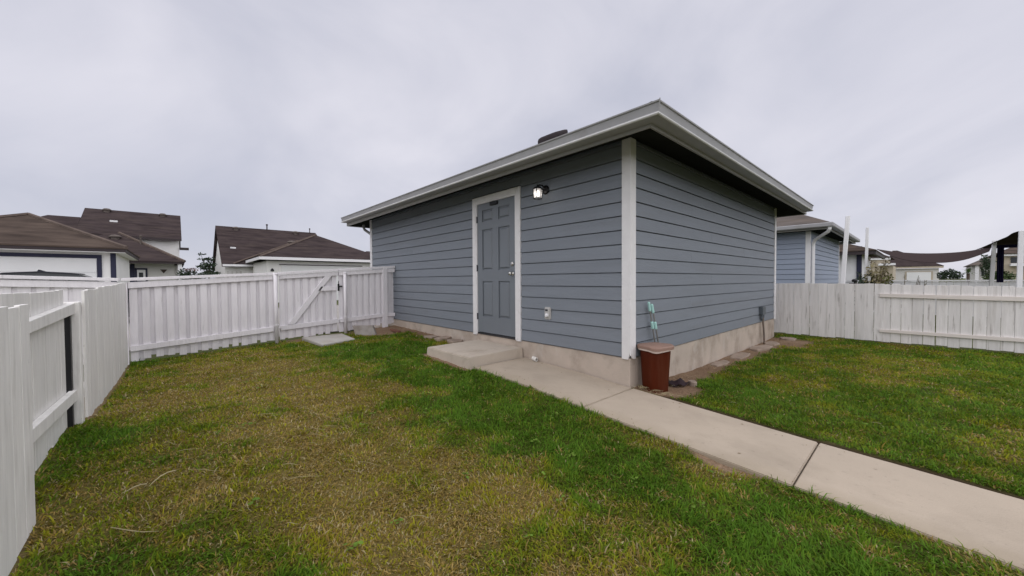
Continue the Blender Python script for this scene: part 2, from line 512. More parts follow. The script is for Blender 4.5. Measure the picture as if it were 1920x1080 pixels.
DRY = [(-2.75, -3.5, .9, .7), (-1.4, -3.72, .6, .6), (-1.0, -3.1, .35, .45), (-0.15, -2.75, .6, .85), (0.42, -2.58, .5, .8), (0.62, -2.12, .3, .45),
       (-1.29, -2.59, .8, .75), (-4.2, -3.2, .9, .6), (-0.67, -4.05, .35, .5), (0.44, -2.9, .4, .55), (0.0, -3.15, .3, .4), (1.22, -1.10, .17, .8), (1.0, -2.2, .22, .35),
       (-2.3, -2.7, .8, .6), (-3.4, -2.6, .8, .6), (1.49, 3.84, 1.1, .45), (1.3, 3.0, .7, .35), (2.3, 2.6, .5, .35), (2.5, 0.5, .35, .3), (0.9, -2.5, .2, .4), (-5.2, -2.6, .7, .35),
       (0.7, 0.12, .22, .3)]
GRN = [(-1.76, -4.1, .3, .6), (-1.03, -3.45, .22, .6), (-3.48, -1.5, 1.0, .9), (-0.92, -1.5, .7, .9), (0.3, -1.5, .5, .8), (1.43, -1.6, .3, .5), (-0.27, -2.0, .25, .4), (0.28, -3.35, .2, .5),
       (1.76, -1.5, .3, .5), (-1.84, -3.55, .4, .5), (-5.4, -3.9, .35, .5), (0.68, 0.85, .5, .5), (2.25, 1.9, .5, .4), (2.1, 0.35, .4, .5), (2.8, 4.3, 1.0, .2), (-0.6, -3.3, .15, .5), (-1.6, -3.2, .25, .5)]
def dryness(x, y):
    d = 0.29 + 0.75 * (fbm(x * 1.5 + 5, y * 1.5 + 2, 5) - 0.5) + 0.75 * (fbm((x * 0.72 + y * 0.70) * 0.8 + 31, (x * 0.70 - y * 0.72) * 2.6 + 12, 4) - 0.5) + 1.1 * (fbm(x * 4.5 + 1, y * 4.5 + 7, 3) - 0.5)
    for cx, cy, r, a in DRY:
        d = d + a * 0.62 * np.exp(-((x - cx) ** 2 + (y - cy) ** 2) / (r * r))
    for cx, cy, r, a in GRN:
        d = d - a * 0.62 * np.exp(-((x - cx) ** 2 + (y - cy) ** 2) / (r * r))
    d = np.where(y > 0, d - 0.17, d + 0.01)
    return np.clip(d, 0, 1)
def bare(x, y):
    """0..1 where soil shows: along the walls, beside the bin, along the path edge"""
    n = fbm(x * 3 + 3, y * 3 + 11, 4) - 0.5
    wall_r = np.clip((0.40 + 0.25 * n + 0.035 * np.sin(y * 2) - np.abs(x)) / 0.12, 0, 1) * (y > 0) * (y < 5.7)
    bin_ = np.clip((0.46 + 0.25 * n - np.hypot(x - 0.2, y - 0.40)) / 0.1, 0, 1) * (y > 0)
    far_c = np.clip((0.6 + 0.5 * n - np.hypot((x - 0.3) * 1.1, y - 5.4)) / 0.2, 0, 1)
    wall_f = np.clip((0.28 + 0.3 * n + y) / 0.1, 0, 1) * (y < 0.05) * (x < -2.6)
    corner = np.clip((0.85 + 0.7 * n - np.hypot(x + 5.5, (y + 0.45) * 1.1)) / 0.25, 0, 1) * (y < 0.05)
    step_e = np.clip((0.10 + 0.15 * n - np.maximum(np.maximum(-2.75 - x, x + 1.7), np.maximum(-1.0 - y, y))) / 0.05, 0, 1) * (y < 0)
    pth = np.clip((0.050 + 0.05 * n - y) / 0.02, 0, 1) * (y >= 0) * (x > 0)
    scr = np.clip((-0.06 + 0.12 * n + 0.20 * np.exp(-((x - 1.22) / 0.27) ** 2) - (-0.93 - y)) / 0.05, 0, 1) * (y < -0.9) * (x > 0.75)
    gate = np.clip((0.25 + 0.4 * n - np.abs(x + 5.85)) / 0.1, 0, 1) * (y > -2.2) * (y < 0) * 0.8
    fl = np.clip((0.012 + 0.05 * n - (y + 4.24)) / 0.03, 0, 1) * (x > -5.8) * (y < -3.5) * 0.7 * ((x < -2.4) | (x > -0.7))
    b = np.maximum.reduce([wall_r, bin_, far_c, wall_f, corner, step_e, pth, scr, gate, fl])
    return np.clip(b, 0, 1)

# ------------------------------------------------------------------ ground sheet
def axis_pts(a, b, step, far):
    core = np.arange(a, b + 1e-6, step)
    lo = [a - d for d in far[::-1]]
    hi = [b + d for d in far]
    return np.concatenate([lo, core, hi])
gx = axis_pts(-7.0, 5.0, 0.06, [0.3, 0.8, 1.6, 3, 6, 12, 25, 60, 150, 400, 900])
gy = axis_pts(-4.8, 7.0, 0.06, [0.3, 0.8, 1.6, 3, 6, 12, 25, 60, 150, 400, 900])
XX, YY = np.meshgrid(gx, gy, indexing='ij')
ZZ = ground_z(XX, YY) + 0.014 * (fbm(XX * 4, YY * 4, 4) - 0.5) - 0.012
yard = (XX > -6.0) & (XX < 6) & (YY > -4.45) & (YY < 6.4)
bm_ = bare(XX, YY) * yard
ZZ = ZZ + bm_ * (0.02 * (fbm(XX * 9, YY * 9, 3) - 0.5) - 0.006)
under = (XX > -1.62) & (YY > -0.84) & (YY < -0.06) & (XX < 6)
ZZ = np.where(under, ZZ - 0.06, ZZ)
dr = dryness(XX, YY)
nv = fbm(XX * 2.3, YY * 2.3, 4)
green_c = np.array([0.055, 0.066, 0.012])
dry_c = np.array([0.150, 0.115, 0.038])
soil_c = np.array([0.300, 0.215, 0.145])
soil2_c = np.array([0.165, 0.100, 0.062])
far_c = np.array([0.085, 0.095, 0.035])
cc = green_c * (1 - dr[..., None]) + dry_c * dr[..., None]
sc_ = soil_c * nv[..., None] + soil2_c * (1 - nv[..., None])
cc = cc * (1 - bm_[..., None]) + sc_ * bm_[..., None]
wet = (np.clip((0.07 - YY) / 0.03, 0, 1) * (YY > -0.06) * (XX > 0.35) * yard)[..., None]
cc = cc * (1 - wet) + np.array([0.045, 0.028, 0.018]) * wet
cc = np.where(yard[..., None], cc, far_c)
ni, nj = XX.shape
verts = np.stack([XX, YY, ZZ], -1).reshape(-1, 3)
I = np.arange(ni * nj).reshape(ni, nj)
quads = np.stack([I[:-1, :-1], I[1:, :-1], I[1:, 1:], I[:-1, 1:]], -1).reshape(-1, 4)
def np_mesh(name, verts, loops, starts, tint, m):
    me = bpy.data.meshes.new(name)
    me.vertices.add(len(verts))
    me.vertices.foreach_set('co', verts.astype(np.float32).ravel())
    me.loops.add(len(loops))
    me.loops.foreach_set('vertex_index', loops.astype(np.int32))
    me.polygons.add(len(starts))
    me.polygons.foreach_set('loop_start', starts.astype(np.int32))
    me.update(calc_edges=True)
    at = me.attributes.new('tint', 'FLOAT_COLOR', 'POINT')
    t4 = np.ones((len(verts), 4), np.float32)
    t4[:, :3] = tint
    at.data.foreach_set('color', t4.ravel())
    me.materials.append(m)
    o = bpy.data.objects.new(name, me)
    COL.objects.link(o)
    return o
g = np_mesh('ground', verts, quads.ravel(), np.arange(len(quads)) * 4, cc.reshape(-1, 3), M['ground'])
g.data.polygons.foreach_set('use_smooth', np.ones(len(quads), bool))
g['kind'] = 'structure'

al = MB().raw([(-16.9, -60, -0.285), (-6.9, -60, -0.285), (-6.9, 60, -0.285), (-16.9, 60, -0.285)], [(0, 1, 2, 3)]).build('alley', M['alley'])
al['kind'] = 'structure'

# ------------------------------------------------------------------ concrete path
path = bpy.data.objects.new('path', None)
COL.objects.link(path)
path['kind'] = 'structure'
PTX = [-1.70, -0.6, 0.04, 0.5, 1.0, 1.63, 2.1, 2.5, 3.22, 4.8, 6.4]
PTZ = [-0.232, -0.272, -0.317, -0.342, -0.370, -0.404, -0.422, -0.440, -0.458, -0.475, -0.49]
def path_slab(x0, x1):
    xs = [x0] + [x0 + (x1 - x0) * k / 8 for k in range(1, 8)] + [x1]
    b = MB()
    yl, yr = -0.905, -0.012
    top, bot = [], []
    for x in xs:
        z = float(np.interp(x, PTX, PTZ))
        top += [(x, yl, z), (x, yr, z)]
        bot += [(x, yl, z - 0.1), (x, yr, z - 0.1)]
    n = len(xs)
    fs = []
    for i in range(n - 1):
        a, c = 2 * i, 2 * i + 2
        fs += [(a, c, c + 1, a + 1), (2 * n + a, 2 * n + a + 1, 2 * n + c + 1, 2 * n + c), (a, 2 * n + a, 2 * n + c, c), (a + 1, c + 1, 2 * n + c + 1, 2 * n + a + 1)]
    fs += [(0, 1, 2 * n + 1, 2 * n), (2 * n - 2, 4 * n - 2, 4 * n - 1, 2 * n - 1)]
    b.raw(top + bot, fs)
    return b.build('path_slab', M['concrete'], path, bevel=0.006, seg=2)
for a, b_ in ((-1.66, 0.035), (0.045, 1.625), (1.635, 3.215), (3.225, 4.8), (4.81, 6.4)):
    path_slab(a, b_)

# ------------------------------------------------------------------ garage
E_ = 0.1575
GX0, GY1 = -7.24, 6.05
HZ = 2.43
gar = thing('garage', 'blue grey lap sided garage with white corner boards and a grey door', 'garage', (-3.6, 3.0, -0.33))
MB().box(GX0 + 0.018, -0.018, 0.018, GY1 - 0.018, -0.002, HZ + 0.05).build('wall', M['siding'], gar)
MB().box(GX0 - 0.004, 0.004, -0.004, GY1 + 0.004, -0.75, -0.003).build('foundation', M['foundation'], gar, bevel=0.006)
def board(p0, p1, nrm, z0, z1):
    """one lap siding board between p0 and p1 (xy), facing nrm"""
    nrm = Vector((nrm[0], nrm[1], 0))
    a, b2 = Vector((p0[0], p0[1], 0)), Vector((p1[0], p1[1], 0))
    prof = [(-0.016, z0 + 0.0105), (0.019, z0 + 0.0105), (0.007, z1), (-0.016, z1)]
    poly = [a + nrm * d + Vector((0, 0, z)) for d, z in prof]
    return MB().prism(poly, b2 - a).build('siding_board', M['siding'], gar)
ztop = HZ - 0.02
for k in range(16):
    z0, z1 = k * E_, min((k + 1) * E_, ztop)
    if z1 - z0 < 0.02:
        continue
    if z0 > 2.0:
        cut = (-5.1,) if k % 2 else (-3.9,)
        segs = [(-7.16, cut[0]), (cut[0] + 0.002, -2.872), (-1.716, -0.09)]
        if z1 > 2.235:
            b = MB()
            nrm = Vector((0, -1, 0))
            zz0 = max(z0, 2.229)
            b.prism([Vector((-2.870, 0, 0)) + nrm * d + Vector((0, 0, z)) for d, z in [(-0.016, zz0 + 0.012), (0.019, zz0 + 0.012), (0.007, z1), (-0.016, z1)]], (1.152, 0, 0)).build('siding_board', M['siding'], gar)
    else:
        cut = (-5.0, -4.4, -6.1)[k % 3]
        segs = [(-7.16, cut), (cut + 0.002, -2.872), (-1.716, -0.09)]
    for a, b2 in segs:
        board((a, 0), (b2, 0), (0, -1), z0, z1)
    c2 = (3.9, 2.35, 4.75, 1.6)[k % 4]
    for a, b2 in ((0.09, c2), (c2 + 0.0025, GY1 - 0.07)):
        board((0, a), (0, b2), (1, 0), z0, z1)
    board((GX0, 0.09), (GX0, GY1 - 0.09), (-1, 0), z0, z1)
    board((GX0 + 0.09, GY1), (-0.09, GY1), (0, 1), z0, z1)
# corner boards (two boards butted at each corner); the near one has a rotten lower edge
def corner_board(cx, cy, sx, sy, z0, rot=False):
    b = MB()
    t = 0.026
    x0, x1 = (cx - 0.086 * sx, cx + t * sx)
    zt = HZ - 0.015
    if rot:
        prof = [(0.030, z0 + .004), (0.036, z0 + .028), (0.041, z0 + .038), (0.045, z0 + .078), (0.050, z0 + .050), (0.058, z0 + .034), (0.062, z0 + 0.002)]
        # front face board with a bite out of its lower right corner
        pts = [(x0, z0), (x0 + 0.076, z0), (x0 + 0.080, z0 + 0.02), (x0 + 0.088, z0 + 0.035), (x0 + 0.093, z0 + 0.075), (x0 + 0.098, z0 + 0.05), (x1, z0 + 0.045), (x1, zt), (x0, zt)]
        b.prism([(px, cy + t * sy, pz) for px, pz in pts], (0, -t * sy - 0.002 * sy, 0))
        pts = [(cy + 0.012, z0 + 0.045), (cy + 0.02, z0 + 0.02), (cy + 0.032, z0 + 0.008), (cy + 0.05, z0 + 0.002), (cy + 0.086, z0), (cy + 0.086, zt), (cy + 0.003, zt), (cy + 0.003, z0 + 0.06)]
        b.prism([(x1, py, pz) for py, pz in pts], (-t, 0, 0))
    else:
        xa, xb = min(x0, x1), max(x0, x1)
        ya, yb = sorted((cy, cy + t * sy))
        b.box(xa, xb, ya, yb, z0, zt)
        ya, yb = sorted((cy - 0.001 * sy, cy - 0.086 * sy))
        xa, xb = sorted((cx + 0.001 * sx, cx + t * sx))
        b.box(xa, xb, ya, yb, z0, zt)
    return b.build('corner_board', M['trim'], gar, bevel=0.003)
corner_board(0, 0, 1, -1, -0.012, True)
corner_board(GX0, 0, -1, -1, -0.012)
corner_board(0, GY1, 1, 1, -0.012)
corner_board(GX0, GY1, -1, 1, -0.012)
# door
CY = -0.032
cas = MB().box(-2.868, -2.778, CY, 0.002, -0.022, 2.222).box(-1.810, -1.720, CY, 0.002, -0.015, 2.222).box(-2.777, -1.811, CY, 0.002, 2.132, 2.222)
cas.build('door_casing', M['trim'], gar, bevel=0.003)
MB().box(-2.777, -2.755, -0.026, 0.1, 0.0, 2.131).box(-1.833, -1.811, -0.026, 0.1, 0.0, 2.131).box(-2.754, -1.834, -0.026, 0.1, 2.111, 2.131).build('door_jamb', M['trim'], gar)
MB().box(-2.754, -1.834, -0.02, 0.1, -0.002, 0.024).build('threshold', M['hinge'], gar)
DX0, DX1, DZ0, DZ1, DY = -2.750, -1.838, 0.034, 2.107, -0.012
d = MB().box(DX0, DX1, DY + 0.020, DY + 0.05, DZ0, DZ1)
px = [(DX0 + 0.125, DX0 + 0.385), (DX1 - 0.385, DX1 - 0.125)]
pz = [(0.290, 0.860), (1.035, 1.690), (1.815, 2.000)]
xs = [DX0, px[0][0], px[0][1], px[1][0], px[1][1], DX1]
for a, b2 in ((xs[0], xs[1]), (xs[2], xs[3]), (xs[4], xs[5])):
    d.box(a, b2, DY, DY + 0.0205, DZ0, DZ1)
for a, b2 in px:
    for c, e in ((DZ0, pz[0][0]), (pz[0][1], pz[1][0]), (pz[1][1], pz[2][0]), (pz[2][1], DZ1)):
        d.box(a, b2, DY + 0.0003, DY + 0.0206, c, e)
door = d.build('door', M['door'], gar)
for a, b2 in px:
    for c, e in pz:
        o_, i_ = 0.020, 0.040
        MB().raw([(a + o_, DY + 0.019, c + o_), (b2 - o_, DY + 0.019, c + o_), (b2 - o_, DY + 0.019, e - o_), (a + o_, DY + 0.019, e - o_),
                  (a + i_, DY + 0.002, c + i_), (b2 - i_, DY + 0.002, c + i_), (b2 - i_, DY + 0.002, e - i_), (a + i_, DY + 0.002, e - i_)],
                 [(4, 5, 6, 7), (0, 1, 5, 4), (1, 2, 6, 5), (2, 3, 7, 6), (3, 0, 4, 7)]).build('door_panel', M['door'], door)
kn = MB().lathe((-1.902, DY, 0.972), [(0.033, 0.0), (0.033, -0.008), (0.013, -0.012), (0.012, -0.034), (0.026, -0.042), (0.030, -0.056), (0.024, -0.068), (0.004, -0.072)], 16, 'y')
kn.build('knob', M['steel'], door, smooth=True)
MB().lathe((-1.902, DY, 1.115), [(0.032, 0.0), (0.031, -0.012), (0.024, -0.018), (0.003, -0.019)], 16, 'y').build('deadbolt', M['steel'], door, smooth=True)
for z in (1.865, 1.075, 0.285):
    MB().box(-2.762, -2.748, DY - 0.010, DY + 0.004, z - 0.05, z + 0.05).tube([(-2.756, DY - 0.013, z - 0.053), (-2.756, DY - 0.013, z + 0.053)], 0.007, 8).build('hinge', M['hinge'], door)
MB().box(-2.40, -2.225, DY - 0.030, DY - 0.001, 2.045, 2.100).build('door_closer_plate', M['black'], gar, bevel=0.004)

# roof: hip with gutters on the two near eaves
FXL, FXR, FYF, FYB = -7.53, 0.50, -0.50, 6.36         # fascia lines
EZ = 2.42
SL = 0.43
def roof_z(x, y):
    return EZ + SL * min(x - (FXL - 0.03), (FXR + 0.03) - x, y - (FYF - 0.03), (FYB + 0.03) - y)
a0, a1, b0, b1 = FXL - 0.03, FXR + 0.03, FYF - 0.03, FYB + 0.03
hh = (b1 - b0) / 2
rz = EZ + SL * hh
rf = MB().raw([(a0, b0, EZ), (a1, b0, EZ), (a1, b1, EZ), (a0, b1, EZ), (a0 + hh, b0 + hh, rz), (a1 - hh, b0 + hh, rz),
               (a0, b0, EZ + 0.018), (a1, b0, EZ + 0.018), (a1, b1, EZ + 0.018), (a0, b1, EZ + 0.018), (a0 + hh, b0 + hh, rz + 0.018), (a1 - hh, b0 + hh, rz + 0.018)],
              [(1, 0, 4, 5), (2, 1, 5), (3, 2, 5, 4), (0, 3, 4), (6, 7, 11, 10), (7, 8, 11), (8, 9, 10, 11), (9, 6, 10),
               (0, 1, 7, 6), (1, 2, 8, 7), (2, 3, 9, 8), (3, 0, 6, 9)])
roof = rf.build('roof', M['shingle_grey'], gar)
for p0, p1 in (((a1, b0), (a1 - hh, b0 + hh)), ((a0, b0), (a0 + hh, b0 + hh)), ((a1, b1), (a1 - hh, b1 - hh)), ((a0, b1), (a0 + hh, b1 - hh))):
    MB().tube([(p0[0], p0[1], EZ + 0.010), (p1[0], p1[1], rz + 0.010)], 0.030, 6).build('hip_cap', M['shingle_grey'], roof)
MB().tube([(a0 + hh, b0 + hh, rz + 0.012), (a1 - hh, b0 + hh, rz + 0.012)], 0.03, 6).build('ridge_cap', M['shingle_grey'], roof)
# turtle vent on the front slope
vy = 1.25
vz = roof_z(-2.2, vy) - 0.04
vb = MB()
prof = [(0.17, 0.0), (0.17, 0.15), (0.245, 0.155), (0.25, 0.18), (0.25, 0.255), (0.238, 0.285), (0.20, 0.300), (0.01, 0.305)]
for r, h in prof:
    for k in range(20):
        an = 2 * math.pi * k / 20
        c, s_ = math.cos(an), math.sin(an)
        q = (abs(c) ** 6 + abs(s_) ** 6) ** (-1 / 6)
        vb.v.append((-2.22 + r * q * c * 0.92, vy + r * q * s_ * 0.8, vz + h + SL * r * q * s_ * 0.8))
for i in range(len(prof) - 1):
    for k in range(20):
        vb.f.append((i * 20 + k, i * 20 + (k + 1) % 20, (i + 1) * 20 + (k + 1) % 20, (i + 1) * 20 + k))
vb.f.append(tuple((len(prof) - 1) * 20 + k for k in range(20)))
vb.build('roof_vent', mat('vent_metal', (0.040, 0.033, 0.036), 0.8, 0.15, 8.0, spec=0.1), roof, smooth=True)
# fascia boards
ft, fb = EZ - 0.01, 2.248
MB().box(FXL, FXR, FYF, FYF + 0.02, fb, ft).build('fascia', M['fascia'], gar)
MB().box(FXR - 0.02, FXR, FYF + 0.021, FYB - 0.021, fb, ft).build('fascia', M['fascia'], gar)
MB().box(FXL, FXR, FYB - 0.02, FYB, fb, ft).build('fascia', M['fascia'], gar)
MB().box(FXL, FXL + 0.02, FYF + 0.021, FYB - 0.021, fb, ft).build('fascia', M['fascia'], gar)
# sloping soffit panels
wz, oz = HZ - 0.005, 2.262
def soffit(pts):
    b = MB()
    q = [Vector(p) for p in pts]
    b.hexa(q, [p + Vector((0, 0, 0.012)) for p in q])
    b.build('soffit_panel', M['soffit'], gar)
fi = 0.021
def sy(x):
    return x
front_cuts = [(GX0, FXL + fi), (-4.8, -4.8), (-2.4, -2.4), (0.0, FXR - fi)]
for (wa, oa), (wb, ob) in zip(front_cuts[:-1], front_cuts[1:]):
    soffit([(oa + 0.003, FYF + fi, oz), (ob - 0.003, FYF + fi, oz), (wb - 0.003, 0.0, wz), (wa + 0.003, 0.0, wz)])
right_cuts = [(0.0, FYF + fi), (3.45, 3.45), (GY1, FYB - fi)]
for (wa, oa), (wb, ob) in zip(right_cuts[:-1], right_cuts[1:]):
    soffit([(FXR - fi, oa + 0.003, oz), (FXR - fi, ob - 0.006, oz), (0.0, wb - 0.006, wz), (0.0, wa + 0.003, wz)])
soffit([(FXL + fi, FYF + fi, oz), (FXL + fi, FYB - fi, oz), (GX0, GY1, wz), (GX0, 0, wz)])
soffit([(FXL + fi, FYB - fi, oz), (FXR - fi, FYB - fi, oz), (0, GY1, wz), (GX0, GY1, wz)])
# K style gutters, mitred at the near corner
GP = [(0.0, 0.0), (0.0, -0.122), (0.098, -0.122), (0.120, -0.119), (0.122, -0.094), (0.120, -0.084), (0.132, -0.018), (0.144, -0.014), (0.146, -0.002), (0.138, 0.0),
      (0.130, -0.010), (0.112, -0.080), (0.100, -0.114), (0.006, -0.114), (0.006, 0.0)]
GL = [(0.1215, -0.120), (0.133, -0.118), (0.139, -0.110), (0.138, -0.101), (0.131, -0.095), (0.1235, -0.094)]
GTZ = 2.402
def gutter(front, GP, name, m):
    b = MB()
    ends = []
    if front:
        for x, mit in ((-7.52, 0), (FXR, 1)):
            dz = 0.045 * (FXR - x) / 8.0
            ends.append([(x + (u if mit else 0), FYF - u, GTZ + h + dz) for u, h in GP])
    else:
        for y, mit in ((FYF, 1), (6.20, 0)):
            ends.append([(FXR + u, y - (u if mit else 0), GTZ + h) for u, h in GP])
    n = len(GP)
    b.raw(ends[0] + ends[1], [(i, (i + 1) % n, n + (i + 1) % n, n + i) for i in range(n)] + [tuple(range(n)), tuple(range(2 * n - 1, n - 1, -1))])
    return b.build(name, M[m], gar)
for fr_ in (True, False):
    gutter(fr_, GP, 'gutter', 'gutter')
    gutter(fr_, GL, 'gutter_lip', 'gutter_lip')
MB().prism([(FXR + 0.150, FYF - 0.150, GTZ + 0.004), (FXR + 0.143, FYF - 0.143, GTZ - 0.02), (FXR + 0.124, FYF - 0.124, GTZ - 0.088), (FXR + 0.132, FYF - 0.132, GTZ - 0.090)], (0.006, 0.006, 0.0)).build('gutter_corner_strip', M['gutter'], gar)
# downspout at the left corner
ds = MB()
pp = [(-7.45, -0.12, 2.36), (-7.45, -0.11, 2.25), (-7.44, -0.09, 2.19), (-7.33, 0.02, 2.08), (-7.30, 0.05, 2.02), (-7.30, 0.05, 1.0), (-7.30, 0.05, 0.05)]
ds.tube(pp, 0.034, 8)
ds.build('downspout', M['gutter'], gar)

# ------------------------------------------------------------------ wall lamp
lamp = thing('wall_lamp', 'black lantern wall lamp, lit, beside the grey door', 'lamp', (-1.28, -0.02, 2.06))
MB().lathe((-1.225, -0.019, 2.075), [(0.060, 0.0), (0.060, -0.012), (0.048, -0.024), (0.02, -0.030)], 18, 'y').build('backplate', M['black'], lamp)
MB().tube([(-1.225, -0.04, 2.09), (-1.228, -0.085, 2.125), (-1.24, -0.13, 2.125), (-1.245, -0.145, 2.10)], 0.011, 8).build('arm', M['black'], lamp)
LX, LY = -1.25, -0.15
MB().lathe((LX, LY, 2.070), [(0.068, 0.0), (0.062, 0.012), (0.040, 0.030), (0.014, 0.040), (0.010, 0.058), (0.002, 0.062)], 6).build('cap', M['black'], lamp)
cg = MB()
for k in range(6):
    an = 2 * math.pi * k / 6
    x, y = LX + 0.062 * math.cos(an), LY + 0.062 * math.sin(an)
    x2, y2 = LX + 0.056 * math.cos(an), LY + 0.056 * math.sin(an)
    cg.tube([(x, y, 2.070), (x2, y2, 1.945)], 0.006, 5)
    an2 = 2 * math.pi * (k + 1) / 6
    cg.tube([(x2, y2, 1.945), (LX + 0.056 * math.cos(an2), LY + 0.056 * math.sin(an2), 1.945)], 0.0055, 5)
cg.build('cage', M['black'], lamp)
gb = MB()
for k in range(6):
    a1_, a2_ = 2 * math.pi * (k + .06) / 6, 2 * math.pi * (k + .94) / 6
    gb.raw([(LX + 0.058 * math.cos(a1_), LY + 0.058 * math.sin(a1_), 2.068), (LX + 0.058 * math.cos(a2_), LY + 0.058 * math.sin(a2_), 2.068),
            (LX + 0.053 * math.cos(a2_), LY + 0.053 * math.sin(a2_), 1.948), (LX + 0.053 * math.cos(a1_), LY + 0.053 * math.sin(a1_), 1.948)], [(0, 1, 2, 3)])
gb.build('glass_pane', M['lamp_glass'], lamp)
MB().lathe((LX, LY, 1.975), [(0.004, 0), (0.022, 0.008), (0.028, 0.026), (0.022, 0.045), (0.013, 0.060), (0.012, 0.075)], 12).build('bulb', M['bulb'], lamp, smooth=True)
MB().lathe((LX, LY, 2.045), [(0.014, 0), (0.014, 0.03)], 10).build('socket', M['black'], lamp)

# ------------------------------------------------------------------ outlet cover, junction box, pipe
oc = thing('outlet_cover', 'grey weatherproof outlet cover low on the front wall, right of the door', 'outlet', (-1.195, -0.02, 0.43))
MB().box(-1.252, -1.138, -0.035, -0.008, 0.345, 0.512).build('cover', M['plastic_grey'], oc, bevel=0.012, seg=2)
MB().box(-1.232, -1.158, -0.044, -0.034, 0.37, 0.49).build('flap', M['plastic_grey'], oc, bevel=0.006)
MB().lathe((-1.190, -0.040, 0.405), [(0.026, 0.0), (0.026, -0.022), (0.02, -0.028), (0.004, -0.03)], 14, 'y').build('plug', M['white_clean'], oc)
MB().box(-1.222, -1.178, -0.047, -0.043, 0.458, 0.482).build('slot', M['hinge'], oc)

jb = thing('junction_box', 'small dark grey electrical box with a conduit on the right wall', 'electrical box', (0.06, 4.93, -0.39))
MB().box(0.012, 0.085, 4.845, 5.045, 0.160, 0.320).build('box', M['box_grey'], jb, bevel=0.008)
MB().tube([(0.055, 4.965, 0.16), (0.055, 4.975, 0.0), (0.062, 5.02, -0.25), (0.065, 5.03, -0.45)], 0.017, 8).build('conduit', M['conduit'], jb)
MB().lathe((0.055, 4.965, 0.10), [(0.024, 0.0), (0.024, 0.06)], 10).build('fitting', M['box_grey'], jb)
MB().tube([(0.05, 4.90, 0.165), (0.05, 4.895, 0.08), (0.045, 4.925, 0.05)], 0.02, 8).build('elbow', M['box_grey'], jb)

pz_ = float(np.interp(-1.4, PTX, PTZ))
pb = MB()
n_ = 12
rings = [(0.030, 0.0), (0.030, 0.11), (0.022, 0.11), (0.022, 0.03)]
for r, t in rings:
    for k in range(n_):
        an = 2 * math.pi * k / n_
        pb.v.append((-1.455 + t * 0.93, -0.045 - t * 0.30 + r * math.cos(an) * 0.95, pz_ + 0.032 + r * math.sin(an)))
for i in range(3):
    for k in range(n_):
        pb.f.append((i * n_ + k, i * n_ + (k + 1) % n_, (i + 1) * n_ + (k + 1) % n_, (i + 1) * n_ + k))
pb.f.append(tuple(range(n_)))
pb.f.append(tuple(3 * n_ + k for k in range(n_)))
tag(pb.build('pipe_stub', M['plastic_white'], None, smooth=False), 'short white plastic pipe stub lying on the path by the foundation', 'pipe')

# ------------------------------------------------------------------ step in front of the door
st = MB()
b0_ = [(-2.765, -0.985, -0.5), (-1.668, -0.975, -0.5), (-1.668, -0.012, -0.5), (-2.765, -0.012, -0.5)]
t0_ = [(-2.745, -0.965, -0.108), (-1.690, -0.955, -0.110), (-1.690, -0.012, -0.100), (-2.745, -0.012, -0.098)]
st.hexa(b0_, t0_)
so = st.build('concrete_step', M['step'], bevel=0.010, seg=2)
tag(so, 'square concrete step in front of the grey door', 'step')

# ------------------------------------------------------------------ trash bin and tools
tb = thing('trash_bin', 'brown plastic trash bin with a faded tan lid at the garage corner', 'trash can', (0.187, 0.212, -0.37))
def sq_ring(c, half, z, rad, n=8, rot=0.0, dz=None):
    out = []
    for k in range(4):
        base = math.pi / 2 * k
        for j in range(n):
            an = base + math.pi / 2 * j / (n - 1)
            cx = (half - rad) * (1 if k in (0, 3) else -1) + rad * math.cos(an)
            cy = (half - rad) * (1 if k in (0, 1) else -1) + rad * math.sin(an)
            x = c[0] + cx * math.cos(rot) - cy * math.sin(rot)
            y = c[1] + cx * math.sin(rot) + cy * math.cos(rot)
            out.append((x, y, z + (dz(cx, cy) if dz else 0)))
    return out
RB = math.radians(-19)
BC = (0.187, 0.212)
def loft(b, rings, cap0=True, cap1=True):
    o = len(b.v)
    n = len(rings[0])
    for r in rings:
        b.v += r
    for i in range(len(rings) - 1):
        for k in range(n):
            b.f.append((o + i * n + k, o + i * n + (k + 1) % n, o + (i + 1) * n + (k + 1) % n, o + (i + 1) * n + k))
    if cap0:
        b.f.append(tuple(o + k for k in range(n - 1, -1, -1)))
    if cap1:
        b.f.append(tuple(o + (len(rings) - 1) * n + k for k in range(n)))
bz = -0.378
bd = MB()
loft(bd, [sq_ring(BC, 0.112, bz, 0.078, rot=RB), sq_ring(BC, 0.117, bz + 0.02, 0.082, rot=RB), sq_ring(BC, 0.138, 0.092, 0.088, rot=RB), sq_ring(BC, 0.142, 0.096, 0.090, rot=RB), sq_ring(BC, 0.143, 0.122, 0.090, rot=RB)])
bd.build('bin_body', M['bin'], tb, smooth=False)
BL = (BC[0] + 0.002, BC[1] - 0.004)
def lipdz(x, y):
    return -0.020 * math.exp(-((x - 0.12) ** 2 + (y + 0.12) ** 2) / 0.006) + 0.006 * math.sin(x * 20)
rm = MB()
loft(rm, [sq_ring(BL, 0.145, 0.098, 0.088, rot=RB, dz=lipdz), sq_ring(BL, 0.155, 0.104, 0.090, rot=RB, dz=lipdz), sq_ring(BL, 0.158, 0.120, 0.090, rot=RB, dz=lipdz)])
rm.build('lid_rim', M['lid_rim'], tb)
def topdz(x, y):
    return 0.004 * math.sin(x * 14 + 1) + 0.6 * lipdz(x, y)
ld = MB()
loft(ld, [sq_ring(BL, 0.162, 0.117, 0.090, rot=RB, dz=topdz), sq_ring(BL, 0.163, 0.146, 0.090, rot=RB, dz=topdz), sq_ring(BL, 0.150, 0.155, 0.085, rot=RB, dz=topdz), sq_ring(BL, 0.09, 0.163, 0.045, rot=RB), sq_ring(BL, 0.02, 0.165, 0.012, rot=RB)])
